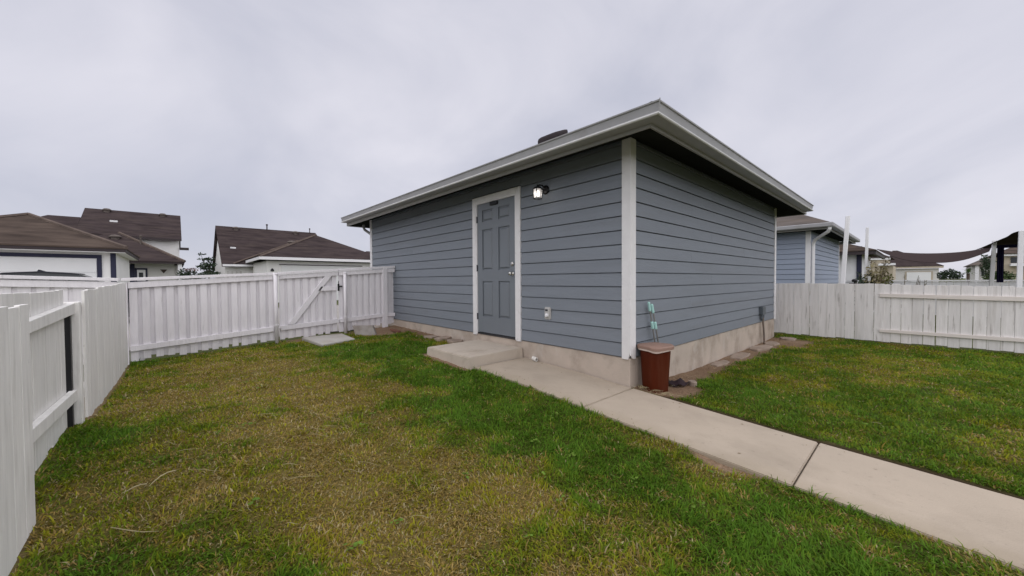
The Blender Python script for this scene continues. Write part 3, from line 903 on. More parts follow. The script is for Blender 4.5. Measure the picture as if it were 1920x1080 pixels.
ld.build('lid', M['lid'], tb, smooth=False)
# two long handled tools leaning behind the bin
for i, (tp, bt, lab) in enumerate([((0.055, 0.315, 0.615), (0.09, 0.56, -0.36), 'aqua gripped tool handle leaning on the siding, the left and taller of two'),
                                   ((0.075, 0.350, 0.590), (0.12, 0.60, -0.36), 'aqua gripped tool handle leaning on the siding, the right and shorter of two')]):
    tp, bt = Vector(tp), Vector(bt)
    tl = thing('yard_tool', lab, 'yard tool', bt, 'aqua tool handles behind the bin')
    ax = (bt - tp).normalized()
    MB().tube([tp + ax * 0.05, bt], 0.0085, 8).build('pole', M['pole'], tl)
    MB().tube([tp, tp + ax * 0.01, tp + ax * 0.10, tp + ax * 0.11], [0.010, 0.0155, 0.0155, 0.012], 10).build('grip', M['aqua'], tl)
    m0 = 0.235 if i == 0 else 0.215
    MB().tube([tp + ax * m0, tp + ax * (m0 + 0.01), tp + ax * (m0 + 0.085), tp + ax * (m0 + 0.09)], [0.012, 0.018, 0.017, 0.012], 10).build('collar', M['aqua'], tl)
    sc = MB()
    sc.hexa([bt + Vector((-0.06, -0.06, -0.03)), bt + Vector((0.06, -0.06, -0.03)), bt + Vector((0.06, 0.06, -0.03)), bt + Vector((-0.06, 0.06, -0.03))],
            [bt + Vector((-0.03, -0.02, 0.05)), bt + Vector((0.03, -0.02, 0.05)), bt + Vector((0.03, 0.02, 0.05)), bt + Vector((-0.03, 0.02, 0.05))])
    sc.build('scoop', M['black'], tl)
# dark rag behind the bin
rg = MB()
for i in range(7):
    for j in range(7):
        u, v = i / 6 - .5, j / 6 - .5
        rg.v.append((0.27 + u * 0.15 + v * .04, 0.60 + v * 0.26, gz(.3, .6) + 0.012 + 0.060 * max(0, 0.75 - (u * 2) ** 2 - (v * 2) ** 2) + 0.02 * math.sin(9 * u + 7 * v)))
for i in range(6):
    for j in range(6):
        rg.f.append((i * 7 + j, (i + 1) * 7 + j, (i + 1) * 7 + j + 1, i * 7 + j + 1))
tag(rg.build('rag', mat('dark_plum_cloth', (0.022, 0.010, 0.014), 0.9, 0.3, 8), None, smooth=True), 'crumpled dark plum rag on the ground behind the brown bin', 'rag')

# ------------------------------------------------------------------ stones, pads, block
def flat_stone(cx, cy, a, b, rot, h, seed, label, name='paving_stone', cat='stone', group=None, m='stone'):
    rs = random.Random(seed)
    n = rs.choice((6, 7))
    pts = []
    for k in range(n):
        an = 2 * math.pi * k / n + rs.uniform(-.15, .15)
        q = (abs(math.cos(an)) ** 3 + abs(math.sin(an)) ** 3) ** (-1 / 3) * rs.uniform(.80, 1.08)
        x, y = a * q * math.cos(an), b * q * math.sin(an)
        pts.append((cx + x * math.cos(rot) - y * math.sin(rot), cy + x * math.sin(rot) + y * math.cos(rot)))
    z = gz(cx, cy)
    bb = MB()
    bb.raw([(x, y, z - 0.05) for x, y in pts] + [(x, y, z + h + rs.uniform(-.006, .006)) for x, y in pts],
           [tuple(range(n - 1, -1, -1)), tuple(range(n, 2 * n))] + [(k, (k + 1) % n, n + (k + 1) % n, n + k) for k in range(n)])
    return tag(bb.build(name, M[m], None, bevel=0.008), label, cat, group)
G1 = 'flat stones along the right wall'
flat_stone(0.19, 4.30, 0.15, 0.40, -0.15, 0.020, 3, 'large pale flat stone on the dirt below the junction box', group=G1)
flat_stone(0.19, 5.05, 0.13, 0.26, 0.1, 0.016, 4, 'flat stone by the foot of the conduit against the foundation', group=G1)
flat_stone(0.30, 5.85, 0.14, 0.22, 0.3, 0.016, 5, 'flat stone nearest the worn white fence at the wall end', group=G1)
flat_stone(0.15, 3.25, 0.12, 0.34, 0.05, 0.008, 6, 'half buried flat stone along the right wall, middle of the row', group=G1)
flat_stone(0.13, 2.40, 0.10, 0.28, -0.05, 0.004, 8, 'half buried stone nearest the brown bin along the right wall', group=G1)
flat_stone(0.36, 0.78, 0.05, 0.07, 0.4, 0.03, 15, 'small grey rock on the dirt beside the plum rag', 'rock', 'rock')
G2 = 'pavers along the front wall'
flat_stone(-3.89, -0.24, 0.13, 0.12, 0.3, 0.03, 9, 'smallest and left most concrete paver left of the step', group=G2)
flat_stone(-3.62, -0.17, 0.13, 0.17, 0.25, 0.028, 10, 'middle concrete paver of three left of the step', group=G2)
flat_stone(-3.24, -0.16, 0.17, 0.14, 0.1, 0.028, 11, 'concrete paver nearest to the left side of the step', group=G2)
pd = MB()
zt = gz(-5.2, -1.55) + 0.028
pd.hexa([(-5.72, -1.95, zt - 0.09), (-4.66, -1.87, zt - 0.10), (-4.86, -1.26, zt - 0.08), (-5.66, -1.24, zt - 0.08)],
        [(-5.72, -1.95, zt), (-4.66, -1.87, zt - 0.012), (-4.86, -1.26, zt - 0.004), (-5.66, -1.24, zt + 0.01)])
tag(pd.build('concrete_pad', mat('pale_pad_concrete', (0.42, 0.40, 0.375), 0.9, 0.1, 3, dark=(0.35, 0.30, 0.24), dscale=4, dthr=(.5, .75), dfac=.7, bump=.3, bscale=80), None, bevel=0.012), 'pale concrete pad in the grass below the white gate', 'concrete pad')
bk = MB()
zb = gz(-5.25, -0.95)
bk.hexa([(-5.30, -1.10, zb - 0.03), (-5.08, -0.78, zb - 0.03), (-5.17, -0.72, zb - 0.03), (-5.39, -1.04, zb - 0.03)],
        [(-5.40, -1.13, zb + 0.17), (-5.18, -0.81, zb + 0.17), (-5.26, -0.75, zb + 0.17), (-5.48, -1.07, zb + 0.17)])
tag(bk.build('cinder_block', M['block'], None, bevel=0.008), 'grey cinder block leaning upright at the foot of the white fence', 'block')
sb = MB()
for k in range(3):
    x, y = -5.05 + jit(.2), -0.33 + jit(.08)
    z = gz(x, y)
    sb.hexa([(x - .16, y - .03, z), (x + .14, y - .05, z), (x + .14, y + .01, z), (x - .16, y + .04, z)], [(x - .15, y - .02, z + .03), (x + .13, y - .04, z + .025), (x + .13, y, z + .025), (x - .15, y + .03, z + .03)])
tag(sb.build('scrap_wood', M['rust'], None), 'reddish brown scrap of rotten wood on the dirt by the wall', 'wood scrap')

# ------------------------------------------------------------------ gate fence (plane x = -5.85)
NX = Vector((1, 0, 0))
NY = Vector((0, 1, 0))
def lerp(a, b, t):
    return a + (b - a) * t
def zl(y, tab):
    return float(np.interp(y, [t[0] for t in tab], [t[1] for t in tab]))
CAPT = [(-12, 1.22), (-5.38, 0.998), (-4.24, 0.935), (-2.35, 1.041), (-0.02, 1.215)]
CAPB = [(-12, 1.165), (-5.38, 0.95), (-4.24, 0.890), (-2.35, 0.996), (-0.02, 1.168)]
RLT = [(-12, 1.155), (-5.38, 0.940), (-4.24, 0.876), (-2.35, 0.988), (-0.02, 1.158)]
RLB = [(-12, 1.06), (-5.38, 0.853), (-4.24, 0.783), (-2.35, 0.912), (-0.02, 1.074)]
LRT = [(-12, 0.20), (-5.38, 0.0), (-4.23, -0.090), (-2.39, 0.041), (-0.3, 0.152)]
LRB = [(-12, 0.11), (-5.38, -0.09), (-4.23, -0.174), (-2.39, -0.048), (-0.3, 0.076)]
FXP = -5.85
def rail_y(parent, y0, y1, top, bot, x_front=FXP, t=0.038, name='rail', m='fence'):
    b = MB()
    b.hexa([(x_front, y0, zl(y0, bot)), (x_front, y1, zl(y1, bot)), (x_front - t, y1, zl(y1, bot)), (x_front - t, y0, zl(y0, bot))],
           [(x_front, y0, zl(y0, top)), (x_front, y1, zl(y1, top)), (x_front - t, y1, zl(y1, top)), (x_front - t, y0, zl(y0, top))])
    return b.build(name, M[m], parent, bevel=0.003)
def picket_x(parent, y, w, xf, t, zt, zb, m='fence'):
    """picket in a fence that runs along y"""
    k = jit(0.004)
    b = MB().hexa([(xf, y - w / 2 + k, zb), (xf, y + w / 2 + k, zb + jit(.004)), (xf - t, y + w / 2 + k, zb), (xf - t, y - w / 2 + k, zb)],
                  [(xf, y - w / 2, zt), (xf, y + w / 2, zt), (xf - t, y + w / 2, zt), (xf - t, y - w / 2, zt)])
    return b.build('picket', M[m], parent, bevel=0.002)
def board_on_board(parent, y0, y1, period=0.137, w=0.090, xf=FXP - 0.039, gap=0.028):
    y = y0 + w / 2
    while y < y1 - 0.01:
        ww = min(w, 2 * (y1 - y))
        zt = zl(y, RLT) - 0.004
        zb = gz(-5.8, y) + gap + jit(0.016)
        picket_x(parent, y, ww * random.uniform(.94, 1.03), xf, 0.016, zt, zb)
        if y + period * 0.5 < y1 - 0.02:
            picket_x(parent, y + period / 2, 0.085, xf - 0.030, 0.015, zt, zb + random.uniform(.0, .05))
        y += period
fl = thing('fence', 'white board fence section between the corner post and the gate', 'fence', (FXP, -3.3, -0.3), 'white fences around the yard')
board_on_board(fl, -4.225, -2.29)
rail_y(fl, -4.235, -2.375, RLT, RLB)
rail_y(fl, -4.225, -2.375, LRT, LRB)
rail_y(fl, -4.30, -2.35, CAPT, CAPB, FXP + 0.022, 0.14, 'cap')
MB().box(FXP - 0.07, FXP + 0.02, -4.318, -4.238, -0.45, 0.872).build('post', M['fence'], fl, bevel=0.004)
def steel_post(parent, y, zb, zt, r=0.031, lean=0.0):
    MB().tube([(FXP + 0.028, y, zb - 0.1), (FXP + 0.028, y - lean, zt)], r, 14).build('post', M['fence'], parent, smooth=True)
    for z in (zt - 0.03, lerp(zb, zt, 0.25)):
        MB().lathe((FXP + 0.028, y, z), [(r + .006, 0.0), (r + .006, 0.018)], 14).build('clamp', M['fence'], parent)
steel_post(fl, -2.335, -0.255, 1.030, 0.031, 0.01)
gt = thing('gate', 'white board gate with a diagonal brace and a black latch', 'gate', (FXP, -1.75, -0.2))
board_on_board(gt, -2.275, -1.234, period=0.132)
rail_y(gt, -2.275, -1.238, RLT, RLB)
rail_y(gt, -2.275, -1.238, LRT, LRB)
rail_y(gt, -2.29, -1.236, CAPT, CAPB, FXP + 0.022, 0.14, 'cap')
zb0, zt0 = zl(-2.1, LRT) + 0.003, zl(-1.42, RLB) - 0.003
MB().hexa([(FXP, -2.150, zb0), (FXP, -2.030, zb0 + .004), (FXP - 0.037, -2.030, zb0 + .004), (FXP - 0.037, -2.150, zb0)],
          [(FXP, -1.490, zt0), (FXP, -1.365, zt0 + .006), (FXP - 0.037, -1.365, zt0 + .006), (FXP - 0.037, -1.490, zt0)]).build('brace', M['fence'], gt, bevel=0.003)
MB().hexa([(FXP, -1.625, 0.683), (FXP, -1.240, 0.686), (FXP - .037, -1.240, 0.686), (FXP - .037, -1.625, 0.683)],
          [(FXP, -1.562, 0.770), (FXP, -1.240, 0.772), (FXP - .037, -1.240, 0.772), (FXP - .037, -1.562, 0.770)]).build('lock_rail', M['fence'], gt, bevel=0.003)
lt = MB().box(FXP - 0.01, FXP + 0.014, -1.252, -1.222, 0.675, 0.82).box(FXP, FXP + 0.02, -1.232, -1.165, 0.755, 0.782).tube([(FXP + .02, -1.24, 0.815), (FXP + .03, -1.245, 0.85), (FXP + .012, -1.235, 0.88)], 0.008, 6)
lt.build('latch', M['black'], gt)
for z in (1.0, 0.03):
    MB().box(FXP - .002, FXP + .03, -2.31, -2.262, z - .02, z + .02).build('hinge', M['fence'], gt)
fr = thing('fence', 'short white board fence section between the gate and the garage wall', 'fence', (FXP, -0.6, -0.15), 'white fences around the yard')
board_on_board(fr, -1.226, -0.03, period=0.130)
rail_y(fr, -1.218, -0.312, RLT, RLB)
rail_y(fr, -1.218, -0.312, LRT, LRB)
rail_y(fr, -0.205, -0.024, RLT, RLB)
rail_y(fr, -0.205, -0.024, LRT, LRB)
rail_y(fr, -1.218, -0.022, CAPT, CAPB, FXP + 0.022, 0.14, 'cap')
steel_post(fr, -1.118, -0.19, 1.062, 0.031)
MB().box(FXP - 0.06, FXP + 0.028, -0.310, -0.207, -0.3, 1.155).build('post', M['fence'], fr, bevel=0.004)
# continuation beyond the corner, seen over the left fence
fa = thing('fence', 'white alley fence section beyond the corner post, above the left fence tops', 'fence', (FXP, -7, -0.3), 'white fences around the yard')
y = -4.40
while y > -9.0:
    picket_x(fa, y, 0.115, FXP - 0.039, 0.016, zl(y, RLT) - 0.004, -0.3 + jit(.02))
    picket_x(fa, y - 0.08, 0.085, FXP - 0.057, 0.015, zl(y, RLT) - 0.004, -0.3 + jit(.02))
    y -= 0.16
rail_y(fa, -9.0, -4.345, RLT, RLB)
rail_y(fa, -9.0, -4.345, LRT, LRB)
rail_y(fa, -9.0, -4.325, CAPT, CAPB, FXP + 0.022, 0.14, 'cap')
for yy in (-6.8, -8.9):
    MB().box(FXP + 0.001, FXP + 0.09, yy - .05, yy + .05, -0.4, 0.96).build('post', M['fence'], fa, bevel=0.004)

# ------------------------------------------------------------------ left fence (runs along x near y = -4.25)
def picket_y(parent, x, w, yf, t, zt, zb, m, dog=True, ny=1):
    """picket in a fence that runs along x; yf front face, thickness goes to -ny"""
    k = jit(0.003)
    c = 0.014 if dog else 0.002
    pts = [(x - w / 2 + k, zb), (x + w / 2 + k, zb + jit(.004)), (x + w / 2, zt - c), (x + w / 2 - c, zt), (x - w / 2 + c, zt), (x - w / 2, zt - c)]
    b = MB().prism([(px_, yf, pz__) for px_, pz__ in pts], (0, -t * ny, 0))
    return b.build('picket', M[m], parent, bevel=0.002)
lf = thing('fence', 'white plank fence close along the left side of the lawn', 'fence', (-1.5, -4.25, -0.4), 'white fences around the yard')
x = -0.655
k_ = 0
while x < 4.2:                                   # near section, boards on the yard side
    w = 0.137
    picket_y(lf, x, w, -4.222 + jit(.002), 0.017, 0.772 - 0.004 * max(0, x) + jit(.006), gz(x, -4.2) + 0.0 + jit(.008), 'fence_warm', dog=False)
    x += w + 0.0015
MB().box(-2.256, -2.205, -4.336, -4.300, -0.5, 0.70).build('post', M['black'], lf)  # no real post: black strip added for the shade in the picket gap
x = -0.80
while x > -2.18:                                 # middle section, rails on the yard side
    picket_y(lf, x, 0.138, -4.321 + jit(.002), 0.017, 0.818 + jit(.009) - 0.006 * (x + 1), gz(x, -4.3) + 0.015 + jit(.012), 'fence_warm', dog=False)
    x -= 0.1425
def rail_x(parent, x0, x1, z0, z1, h0, h1, yf, t, m='fence_warm', ny=1, name='rail'):
    return MB().hexa([(x0, yf, z0 - h0), (x1, yf, z1 - h1), (x1, yf - t * ny, z1 - h1), (x0, yf - t * ny, z0 - h0)],
                     [(x0, yf, z0), (x1, yf, z1), (x1, yf - t * ny, z1), (x0, yf - t * ny, z0)]).build(name, M[m], parent, bevel=0.003)
rail_x(lf, -2.255, -0.5, 0.718, 0.648, 0.084, 0.06, -4.280, 0.039)
rail_x(lf, -2.255, -0.5, 0.046, 0.110, 0.085, 0.075, -4.280, 0.039)
rail_x(lf, -0.49, 4.2, 0.648, 0.60, 0.07, 0.07, -4.240, 0.04)
rail_x(lf, -0.49, 4.2, 0.11, -0.05, 0.07, 0.07, -4.240, 0.04)
MB().box(-2.345, -2.257, -4.345, -4.258, -0.5, 0.724).build('post', M['fence_warm'], lf, bevel=0.004)
MB().box(-0.60, -0.51, -4.34, -4.285, -0.5, 0.74).build('post', M['fence_warm'], lf, bevel=0.004)
x = -2.425
while x > -5.72:                                 # far section, boards on the yard side
    w = 0.137
    picket_y(lf, x, w, -4.240 + jit(.0015), 0.017, 0.812 - 0.018 * (x + 2.4) + jit(.006), gz(x, -4.2) + 0.01 + jit(.01), 'fence_warm', dog=False)
    x -= w + 0.0025
rail_x(lf, -5.79, -2.36, 0.75, 0.70, 0.08, 0.08, -4.258, 0.038)
rail_x(lf, -5.79, -2.36, 0.05, 0.03, 0.08, 0.08, -4.258, 0.038)

# ------------------------------------------------------------------ right back fence (y = 6.35)
rfence = thing('fence', 'weathered white plank fence across the back of the right lawn', 'fence', (2.5, 6.35, -0.35), 'white fences around the yard')
x = -0.9
while x < 1.63:
    w = 0.137 * random.uniform(.97, 1.03)
    picket_y(rfence, x, w, 6.345 + jit(.003), 0.017, 0.768 + jit(.008), gz(x, 6.3) + 0.02 + jit(.01), 'fence_worn', dog=False, ny=-1)
    x += w + 0.003 + (0.006 if random.random() < .12 else 0)
rail_x(rfence, -0.9, 1.62, 0.60, 0.60, 0.08, 0.08, 6.366, 0.038, 'rail_worn', -1)
rail_x(rfence, -0.9, 1.62, -0.1, -0.1, 0.08, 0.08, 6.366, 0.038, 'rail_worn', -1)
x = 1.715
while x < 7.5:
    w = 0.137 * random.uniform(.95, 1.02)
    picket_y(rfence, x, w, 6.358 + jit(.004), 0.017, 0.757 - 0.026 * (x - 1.7) + jit(.008), gz(x, 6.3) + 0.02 + jit(.012), 'fence_worn', dog=True, ny=-1)
    x += w + (0.0035 if random.random() < .8 else 0.010)
rail_x(rfence, 1.635, 7.5, 0.575, 0.52, 0.068, 0.09, 6.318, 0.038, 'rail_worn', -1)
rail_x(rfence, 1.635, 7.5, -0.112, -0.09, 0.056, 0.08, 6.318, 0.038, 'rail_worn', -1)
for xx in (-0.2, 1.66, 4.1, 6.5):
    MB().box(xx, xx + 0.09, 6.41, 6.50, -0.5, 0.66).build('post', M['fence_worn'], rfence, bevel=0.004)

# ------------------------------------------------------------------ generic house parts
def hip_roof(x0, x1, y0, y1, z, ridge, m, parent, th=0.05, name='roof'):
    """ridge: two 3D points (ends of the ridge, may coincide)"""
    a, b2 = ridge
    along_x = abs(b2[0] - a[0]) >= abs(b2[1] - a[1])
    v = [(x0, y0, z), (x1, y0, z), (x1, y1, z), (x0, y1, z), a, b2]
    v2 = [(p[0], p[1], p[2] - th) for p in v[:4]]
    if along_x:      # a at x0 side, b at x1 side
        f = [(0, 1, 5, 4), (1, 2, 5), (2, 3, 4, 5), (3, 0, 4)]
    else:            # a at y0 side, b at y1 side
        f = [(0, 1, 4), (1, 2, 5, 4), (2, 3, 5), (3, 0, 4, 5)]
    f += [(0, 6, 7, 1), (1, 7, 8, 2), (2, 8, 9, 3), (3, 9, 6, 0), (6, 9, 8, 7)]
    return MB().raw(v + v2, f).build(name, m, parent)
def fascia_ring(x0, x1, y0, y1, zt, zb, m, parent, t=0.03):
    for q in ((x0, x1, y0, y0 + t), (x0, x1, y1 - t, y1), (x0, x0 + t, y0 + t + .001, y1 - t - .001), (x1 - t, x1, y0 + t + .001, y1 - t - .001)):
        MB().box(q[0], q[1], q[2], q[3], zb, zt).build('fascia', m, parent)
def turtle_vent(parent, c, m, r=0.22):
    MB().lathe(c, [(r * .7, -0.12), (r * .7, 0.04), (r, 0.05), (r, 0.10), (r * .6, 0.17), (0.02, 0.19)], 12).build('roof_vent', m, parent)
def vent_pipe(parent, c, h, m, r=0.04):
    MB().lathe(c, [(r, -0.1), (r, h), (r * 1.7, h), (r * 1.7, h + .08), (0.01, h + .1)], 8).build('vent_pipe', m, parent)
def panel_garage_door_x(parent, xf, y0, y1, z0, z1, m, rows=4):
    """sectional door facing +x, one child per section"""
    dr_ = MB().box(xf - 0.05, xf - 0.02, y0, y1, z0, z1).build('garage_door', m, parent)
    hgt = (z1 - z0) / rows
    for k in range(rows):
        MB().box(xf - 0.02, xf, y0 + .005, y1 - .005, z0 + k * hgt + .008, z0 + (k + 1) * hgt - .008).build('door_section', m, dr_, bevel=0.006)
    return dr_

# ---- white garage with navy trim across the alley, left
hl = thing('house', 'white garage with navy trim and a brown pyramid roof across the alley', 'garage', (-20.3, -7.77, -0.3), 'houses across the alley')
MB().box(-23.0, -17.5, -10.25, -5.31, -0.3, 2.10).build('wall', M['cream'], hl)
rl = hip_roof(-23.6, -17.0, -10.55, -4.99, 2.11, ((-20.5, -7.80, 3.46), (-20.5, -7.76, 3.46)), M['shingle_warm'], hl)
for q in ((-17.0, -4.99, 2.12), (-17.0, -10.55, 2.12), (-23.6, -4.99, 2.12)):
    MB().tube([q, (-20.5, -7.78, 3.47)], 0.07, 5).build('hip_cap', M['ridge_cap'], rl)
fascia_ring(-23.58, -17.02, -10.53, -5.01, 2.055, 1.955, M['dark_fascia'], hl)
MB().box(-17.52, -17.03, -10.5, -5.03, 1.935, 1.95).build('soffit', M['cream'], hl)
MB().box(-23.5, -17.53, -5.30, -5.04, 1.935, 1.95).build('soffit', M['cream'], hl)
MB().box(-17.499, -17.47, -10.25, -9.96, -0.3, 1.93).box(-17.499, -17.475, -5.43, -5.29, -0.3, 1.93).build('corner_board', M['navy'], hl)
MB().box(-17.499, -17.46, -9.95, -9.84, -0.3, 1.86).box(-17.499, -17.46, -5.755, -5.64, -0.3, 1.86).box(-17.499, -17.46, -9.839, -5.756, 1.735, 1.86).build('door_trim', M['navy'], hl)
panel_garage_door_x(hl, -17.465, -9.835, -5.76, -0.28, 1.73, M['gdoor'])

# ---- two storey white house behind it
ht = thing('house', 'two storey white house with a long dark brown ridge roof, far left', 'house', (-33, -6, -0.3), 'houses across the alley')
MB().box(-38.0, -31.4, -7.9, -3.48, -0.3, 3.72).build('wall', M['cream'], ht)
tr = MB().raw([(-30.9, -8.0, 3.80), (-30.9, -3.36, 3.74), (-34.5, -3.36, 5.76), (-34.5, -8.0, 5.76), (-38.1, -3.36, 3.74), (-38.1, -8.0, 3.80),
               (-30.9, -8.0, 3.70), (-30.9, -3.36, 3.64), (-34.5, -3.36, 5.64), (-34.5, -8.0, 5.64), (-38.1, -3.36, 3.64), (-38.1, -8.0, 3.70)],
              [(0, 1, 2, 3), (3, 2, 4, 5), (6, 9, 8, 7), (9, 11, 10, 8), (0, 6, 7, 1), (4, 10, 11, 5), (1, 7, 8, 2), (2, 8, 10, 4), (0, 3, 9, 6), (3, 5, 11, 9)])
tro = tr.build('roof', M['shingle_brown'], ht)
MB().prism([(-31.4, -3.49, 3.70), (-34.5, -3.49, 5.60), (-37.9, -3.49, 3.70)], (0, 0.02, 0)).build('gable', M['cream'], ht)
MB().box(-30.93, -30.88, -8.0, -3.36, 3.60, 3.74).build('fascia', M['dark_fascia'], ht)
turtle_vent(tro, (-34.2, -7.0, 5.62), M['vent'])
turtle_vent(tro, (-34.2, -4.3, 5.60), M['vent'])
MB().box(-32.9, -32.6, -6.75, -6.4, 4.75, 4.86).build('roof_vent', M['white_clean'], tro)
MB().box(-31.6, -31.2, -3.475, -3.0, 3.05, 3.2).build('bay_roof', M['dark_fascia'], ht)
# lower wing to the left
MB().box(-37.0, -32.6, -11.0, -7.95, -0.3, 3.6).build('wing_wall', M['cream'], ht)
MB().raw([(-30.6, -11.4, 3.55), (-30.6, -8.01, 3.55), (-33.0, -8.01, 4.95), (-33.0, -9.3, 4.95), (-36.5, -8.01, 3.4), (-36.5, -11.4, 3.4)],
         [(0, 1, 2, 3), (3, 2, 4, 5), (0, 3, 5), (0, 5, 4, 1)]).build('wing_roof', M['shingle_brown'], ht)
# ---- single storey part with the porch
MB().box(-32.0, -26.9, -7.6, -3.75, -0.3, 2.0).build('porch_wall', M['cream_dim'], ht)
hip_roof(-32.4, -26.0, -8.9, -3.30, 2.04, ((-29.3, -6.5, 3.76), (-29.3, -6.1, 3.76)), M['shingle_brown'], ht, name='porch_roof')
MB().tube([(-26.0, -3.30, 2.05), (-29.3, -6.1, 3.77)], 0.08, 5).build('hip_cap', M['ridge_cap'], ht)
fascia_ring(-32.38, -26.02, -8.88, -3.32, 1.985, 1.90, M['dark_fascia'], ht)
turtle_vent(ht, (-28.6, -6.2, 3.40), M['vent'], 0.26)
vent_pipe(ht, (-28.0, -5.15, 2.95), 0.55, M['shingle_grey'])
MB().box(-26.25, -26.10, -3.60, -3.42, -0.3, 1.90).build('porch_post', M['white_clean'], ht)
MB().box(-26.898, -26.86, -5.55, -5.36, -0.3, 1.88).build('navy_panel', M['navy'], ht)
wf = MB().box(-26.898, -26.85, -5.35, -4.86, 0.9, 1.66).build('window', M['navy'], ht)
MB().box(-26.85, -26.845, -5.27, -4.94, 0.95, 1.57).build('pane', M['white_clean'], wf)
MB().box(-26.845, -26.84, -5.20, -5.03, 1.05, 1.42).build('pane', M['glass'], wf)
MB().prism([(-26.86, -4.35, 1.60), (-26.86, -4.05, 1.60), (-26.86, -4.20, 1.38)], (-0.03, 0, 0)).build('wall_ornament', M['shingle_warm'], ht)

# ---- middle white house: steep gable behind, hip garage in front
hm = thing('house', 'white house with a steep brown gable and hip roofed garage, left of the grey garage', 'house', (-27, 1.5, -0.3), 'houses across the alley')
MB().box(-35.0, -27.2, -1.40, 4.6, -0.3, 2.0).build('wall', M['cream'], hm)
gr_ = MB().raw([(-26.7, -1.58, 1.92), (-26.7, 4.8, 1.92), (-31.0, 4.8, 4.82), (-31.0, -1.58, 4.82), (-35.3, 4.8, 1.92), (-35.3, -1.58, 1.92),
                (-26.7, -1.58, 1.80), (-26.7, 4.8, 1.80), (-31.0, 4.8, 4.66), (-31.0, -1.58, 4.66), (-35.3, 4.8, 1.80), (-35.3, -1.58, 1.80)],
               [(0, 1, 2, 3), (3, 2, 4, 5), (6, 9, 8, 7), (9, 11, 10, 8), (0, 6, 7, 1), (4, 10, 11, 5), (1, 7, 8, 2), (2, 8, 10, 4), (0, 3, 9, 6), (3, 5, 11, 9)]).build('roof', M['shingle_brown'], hm)
MB().prism([(-27.0, -1.41, 1.95), (-31.0, -1.41, 4.62), (-35.0, -1.41, 1.95)], (0, 0.02, 0)).build('gable', M['cream'], hm)
turtle_vent(gr_, (-30.7, -0.45, 4.62), M['vent'])
turtle_vent(gr_, (-30.7, 3.3, 4.62), M['vent'])
MB().box(-28.6, -28.4, -1.0, -0.7, 3.08, 3.18).build('roof_vent', M['white_clean'], gr_)
vent_pipe(gr_, (-30.9, 1.45, 4.75), 0.35, M['shingle_brown'])
vent_pipe(gr_, (-30.9, 4.35, 4.75), 0.30, M['shingle_brown'], 0.03)
MB().box(-26.72, -26.66, -1.55, 0.0, 1.84, 1.97).build('fascia', M['white_clean'], hm)
MB().box(-27.0, -22.0, 0.02, 6.6, -0.3, 2.03).build('garage_wall', M['cream'], hm)
mr_ = hip_roof(-31.5, -21.4, -0.38, 6.9, 2.22, ((-29.6, 3.26, 3.95), (-24.9, 3.26, 3.95)), M['shingle_brown'], hm, name='garage_roof')
MB().tube([(-21.4, -0.38, 2.23), (-24.9, 3.26, 3.96)], 0.08, 5).build('hip_cap', M['ridge_cap'], mr_)
MB().tube([(-26.75, -1.0, 2.03), (-29.6, 3.2, 3.98)], 0.06, 5).build('valley_flashing', M['ridge_cap'], mr_)
fascia_ring(-26.6, -21.38, -0.40, 6.92, 2.215, 2.06, M['white_clean'], hm)
turtle_vent(mr_, (-24.9, 1.85, 3.30), M['vent'], 0.26)
MB().box(-21.999, -21.97, 0.55, 5.25, -0.3, 1.86).build('door_trim', M['cream'], hm)
panel_garage_door_x(hm, -21.96, 0.70, 5.15, -0.28, 1.80, M['gdoor'])
MB().box(-21.968, -21.945, 0.60, 5.20, 1.805, 1.85).build('door_head', M['dark_fascia'], hm)
MB().lathe((-21.97, 0.27, 1.45), [(0.06, 0.0), (0.09, 0.02), (0.07, 0.10), (0.02, 0.16)], 10, 'z').build('porch_light', M['black'], hm)
for k in range(4):
    MB().box(-27.15, -27.1, -1.3 + k * .22, -1.22 + k * .22, -0.3, 1.55).build('porch_baluster', M['cream_dim'], hm)
# ---- far roof just showing left of the garage corner
hf = thing('house', 'far brown roofed house showing beside the grey garage corner', 'house', (-38, 9.5, -0.3), 'houses across the alley')
MB().box(-42, -34, 8.5, 15, -0.3, 2.2).build('wall', M['cream'], hf)
hip_roof(-42.4, -33.6, 8.1, 15.4, 2.25, ((-38, 11.6, 4.1), (-38, 11.9, 4.1)), M['shingle_brown'], hf)
vent_pipe(hf, (-36.2, 9.9, 2.9), 0.7, M['shingle_brown'])

# ---- parked car by the navy trimmed garage
car = thing('parked_car', 'dark parked car, only its roof showing above the alley fence', 'car', (-13.8, -6.4, -0.285))
def car_section(x, pts):
    return [(x, -6.4 + y_, z_ - 0.285) for y_, z_ in pts]
cb = MB()
half = [(-2.25, [(0.80, .35), (0.86, .55), (0.80, .78), (0.5, .84)]), (-1.5, [(0.84, .30), (0.92, .6), (0.88, .86), (0.5, .95)]), (1.9, [(0.84, .30), (0.92, .6), (0.88, .88), (0.5, .98)]), (2.25, [(0.80, .38), (0.86, .55), (0.80, .85), (0.5, .92)])]
rings = []
for yv, pr in half:
    ring = [(-13.8 + x_, -6.4 + yv, z_ - .285) for x_, z_ in pr] + [(-13.8 - x_, -6.4 + yv, z_ - .285) for x_, z_ in pr[::-1]]
    rings.append(ring)
loft(cb, rings)
cb.build('body', M['car'], car, bevel=0.03, seg=2)
cabin = MB()
rings = []
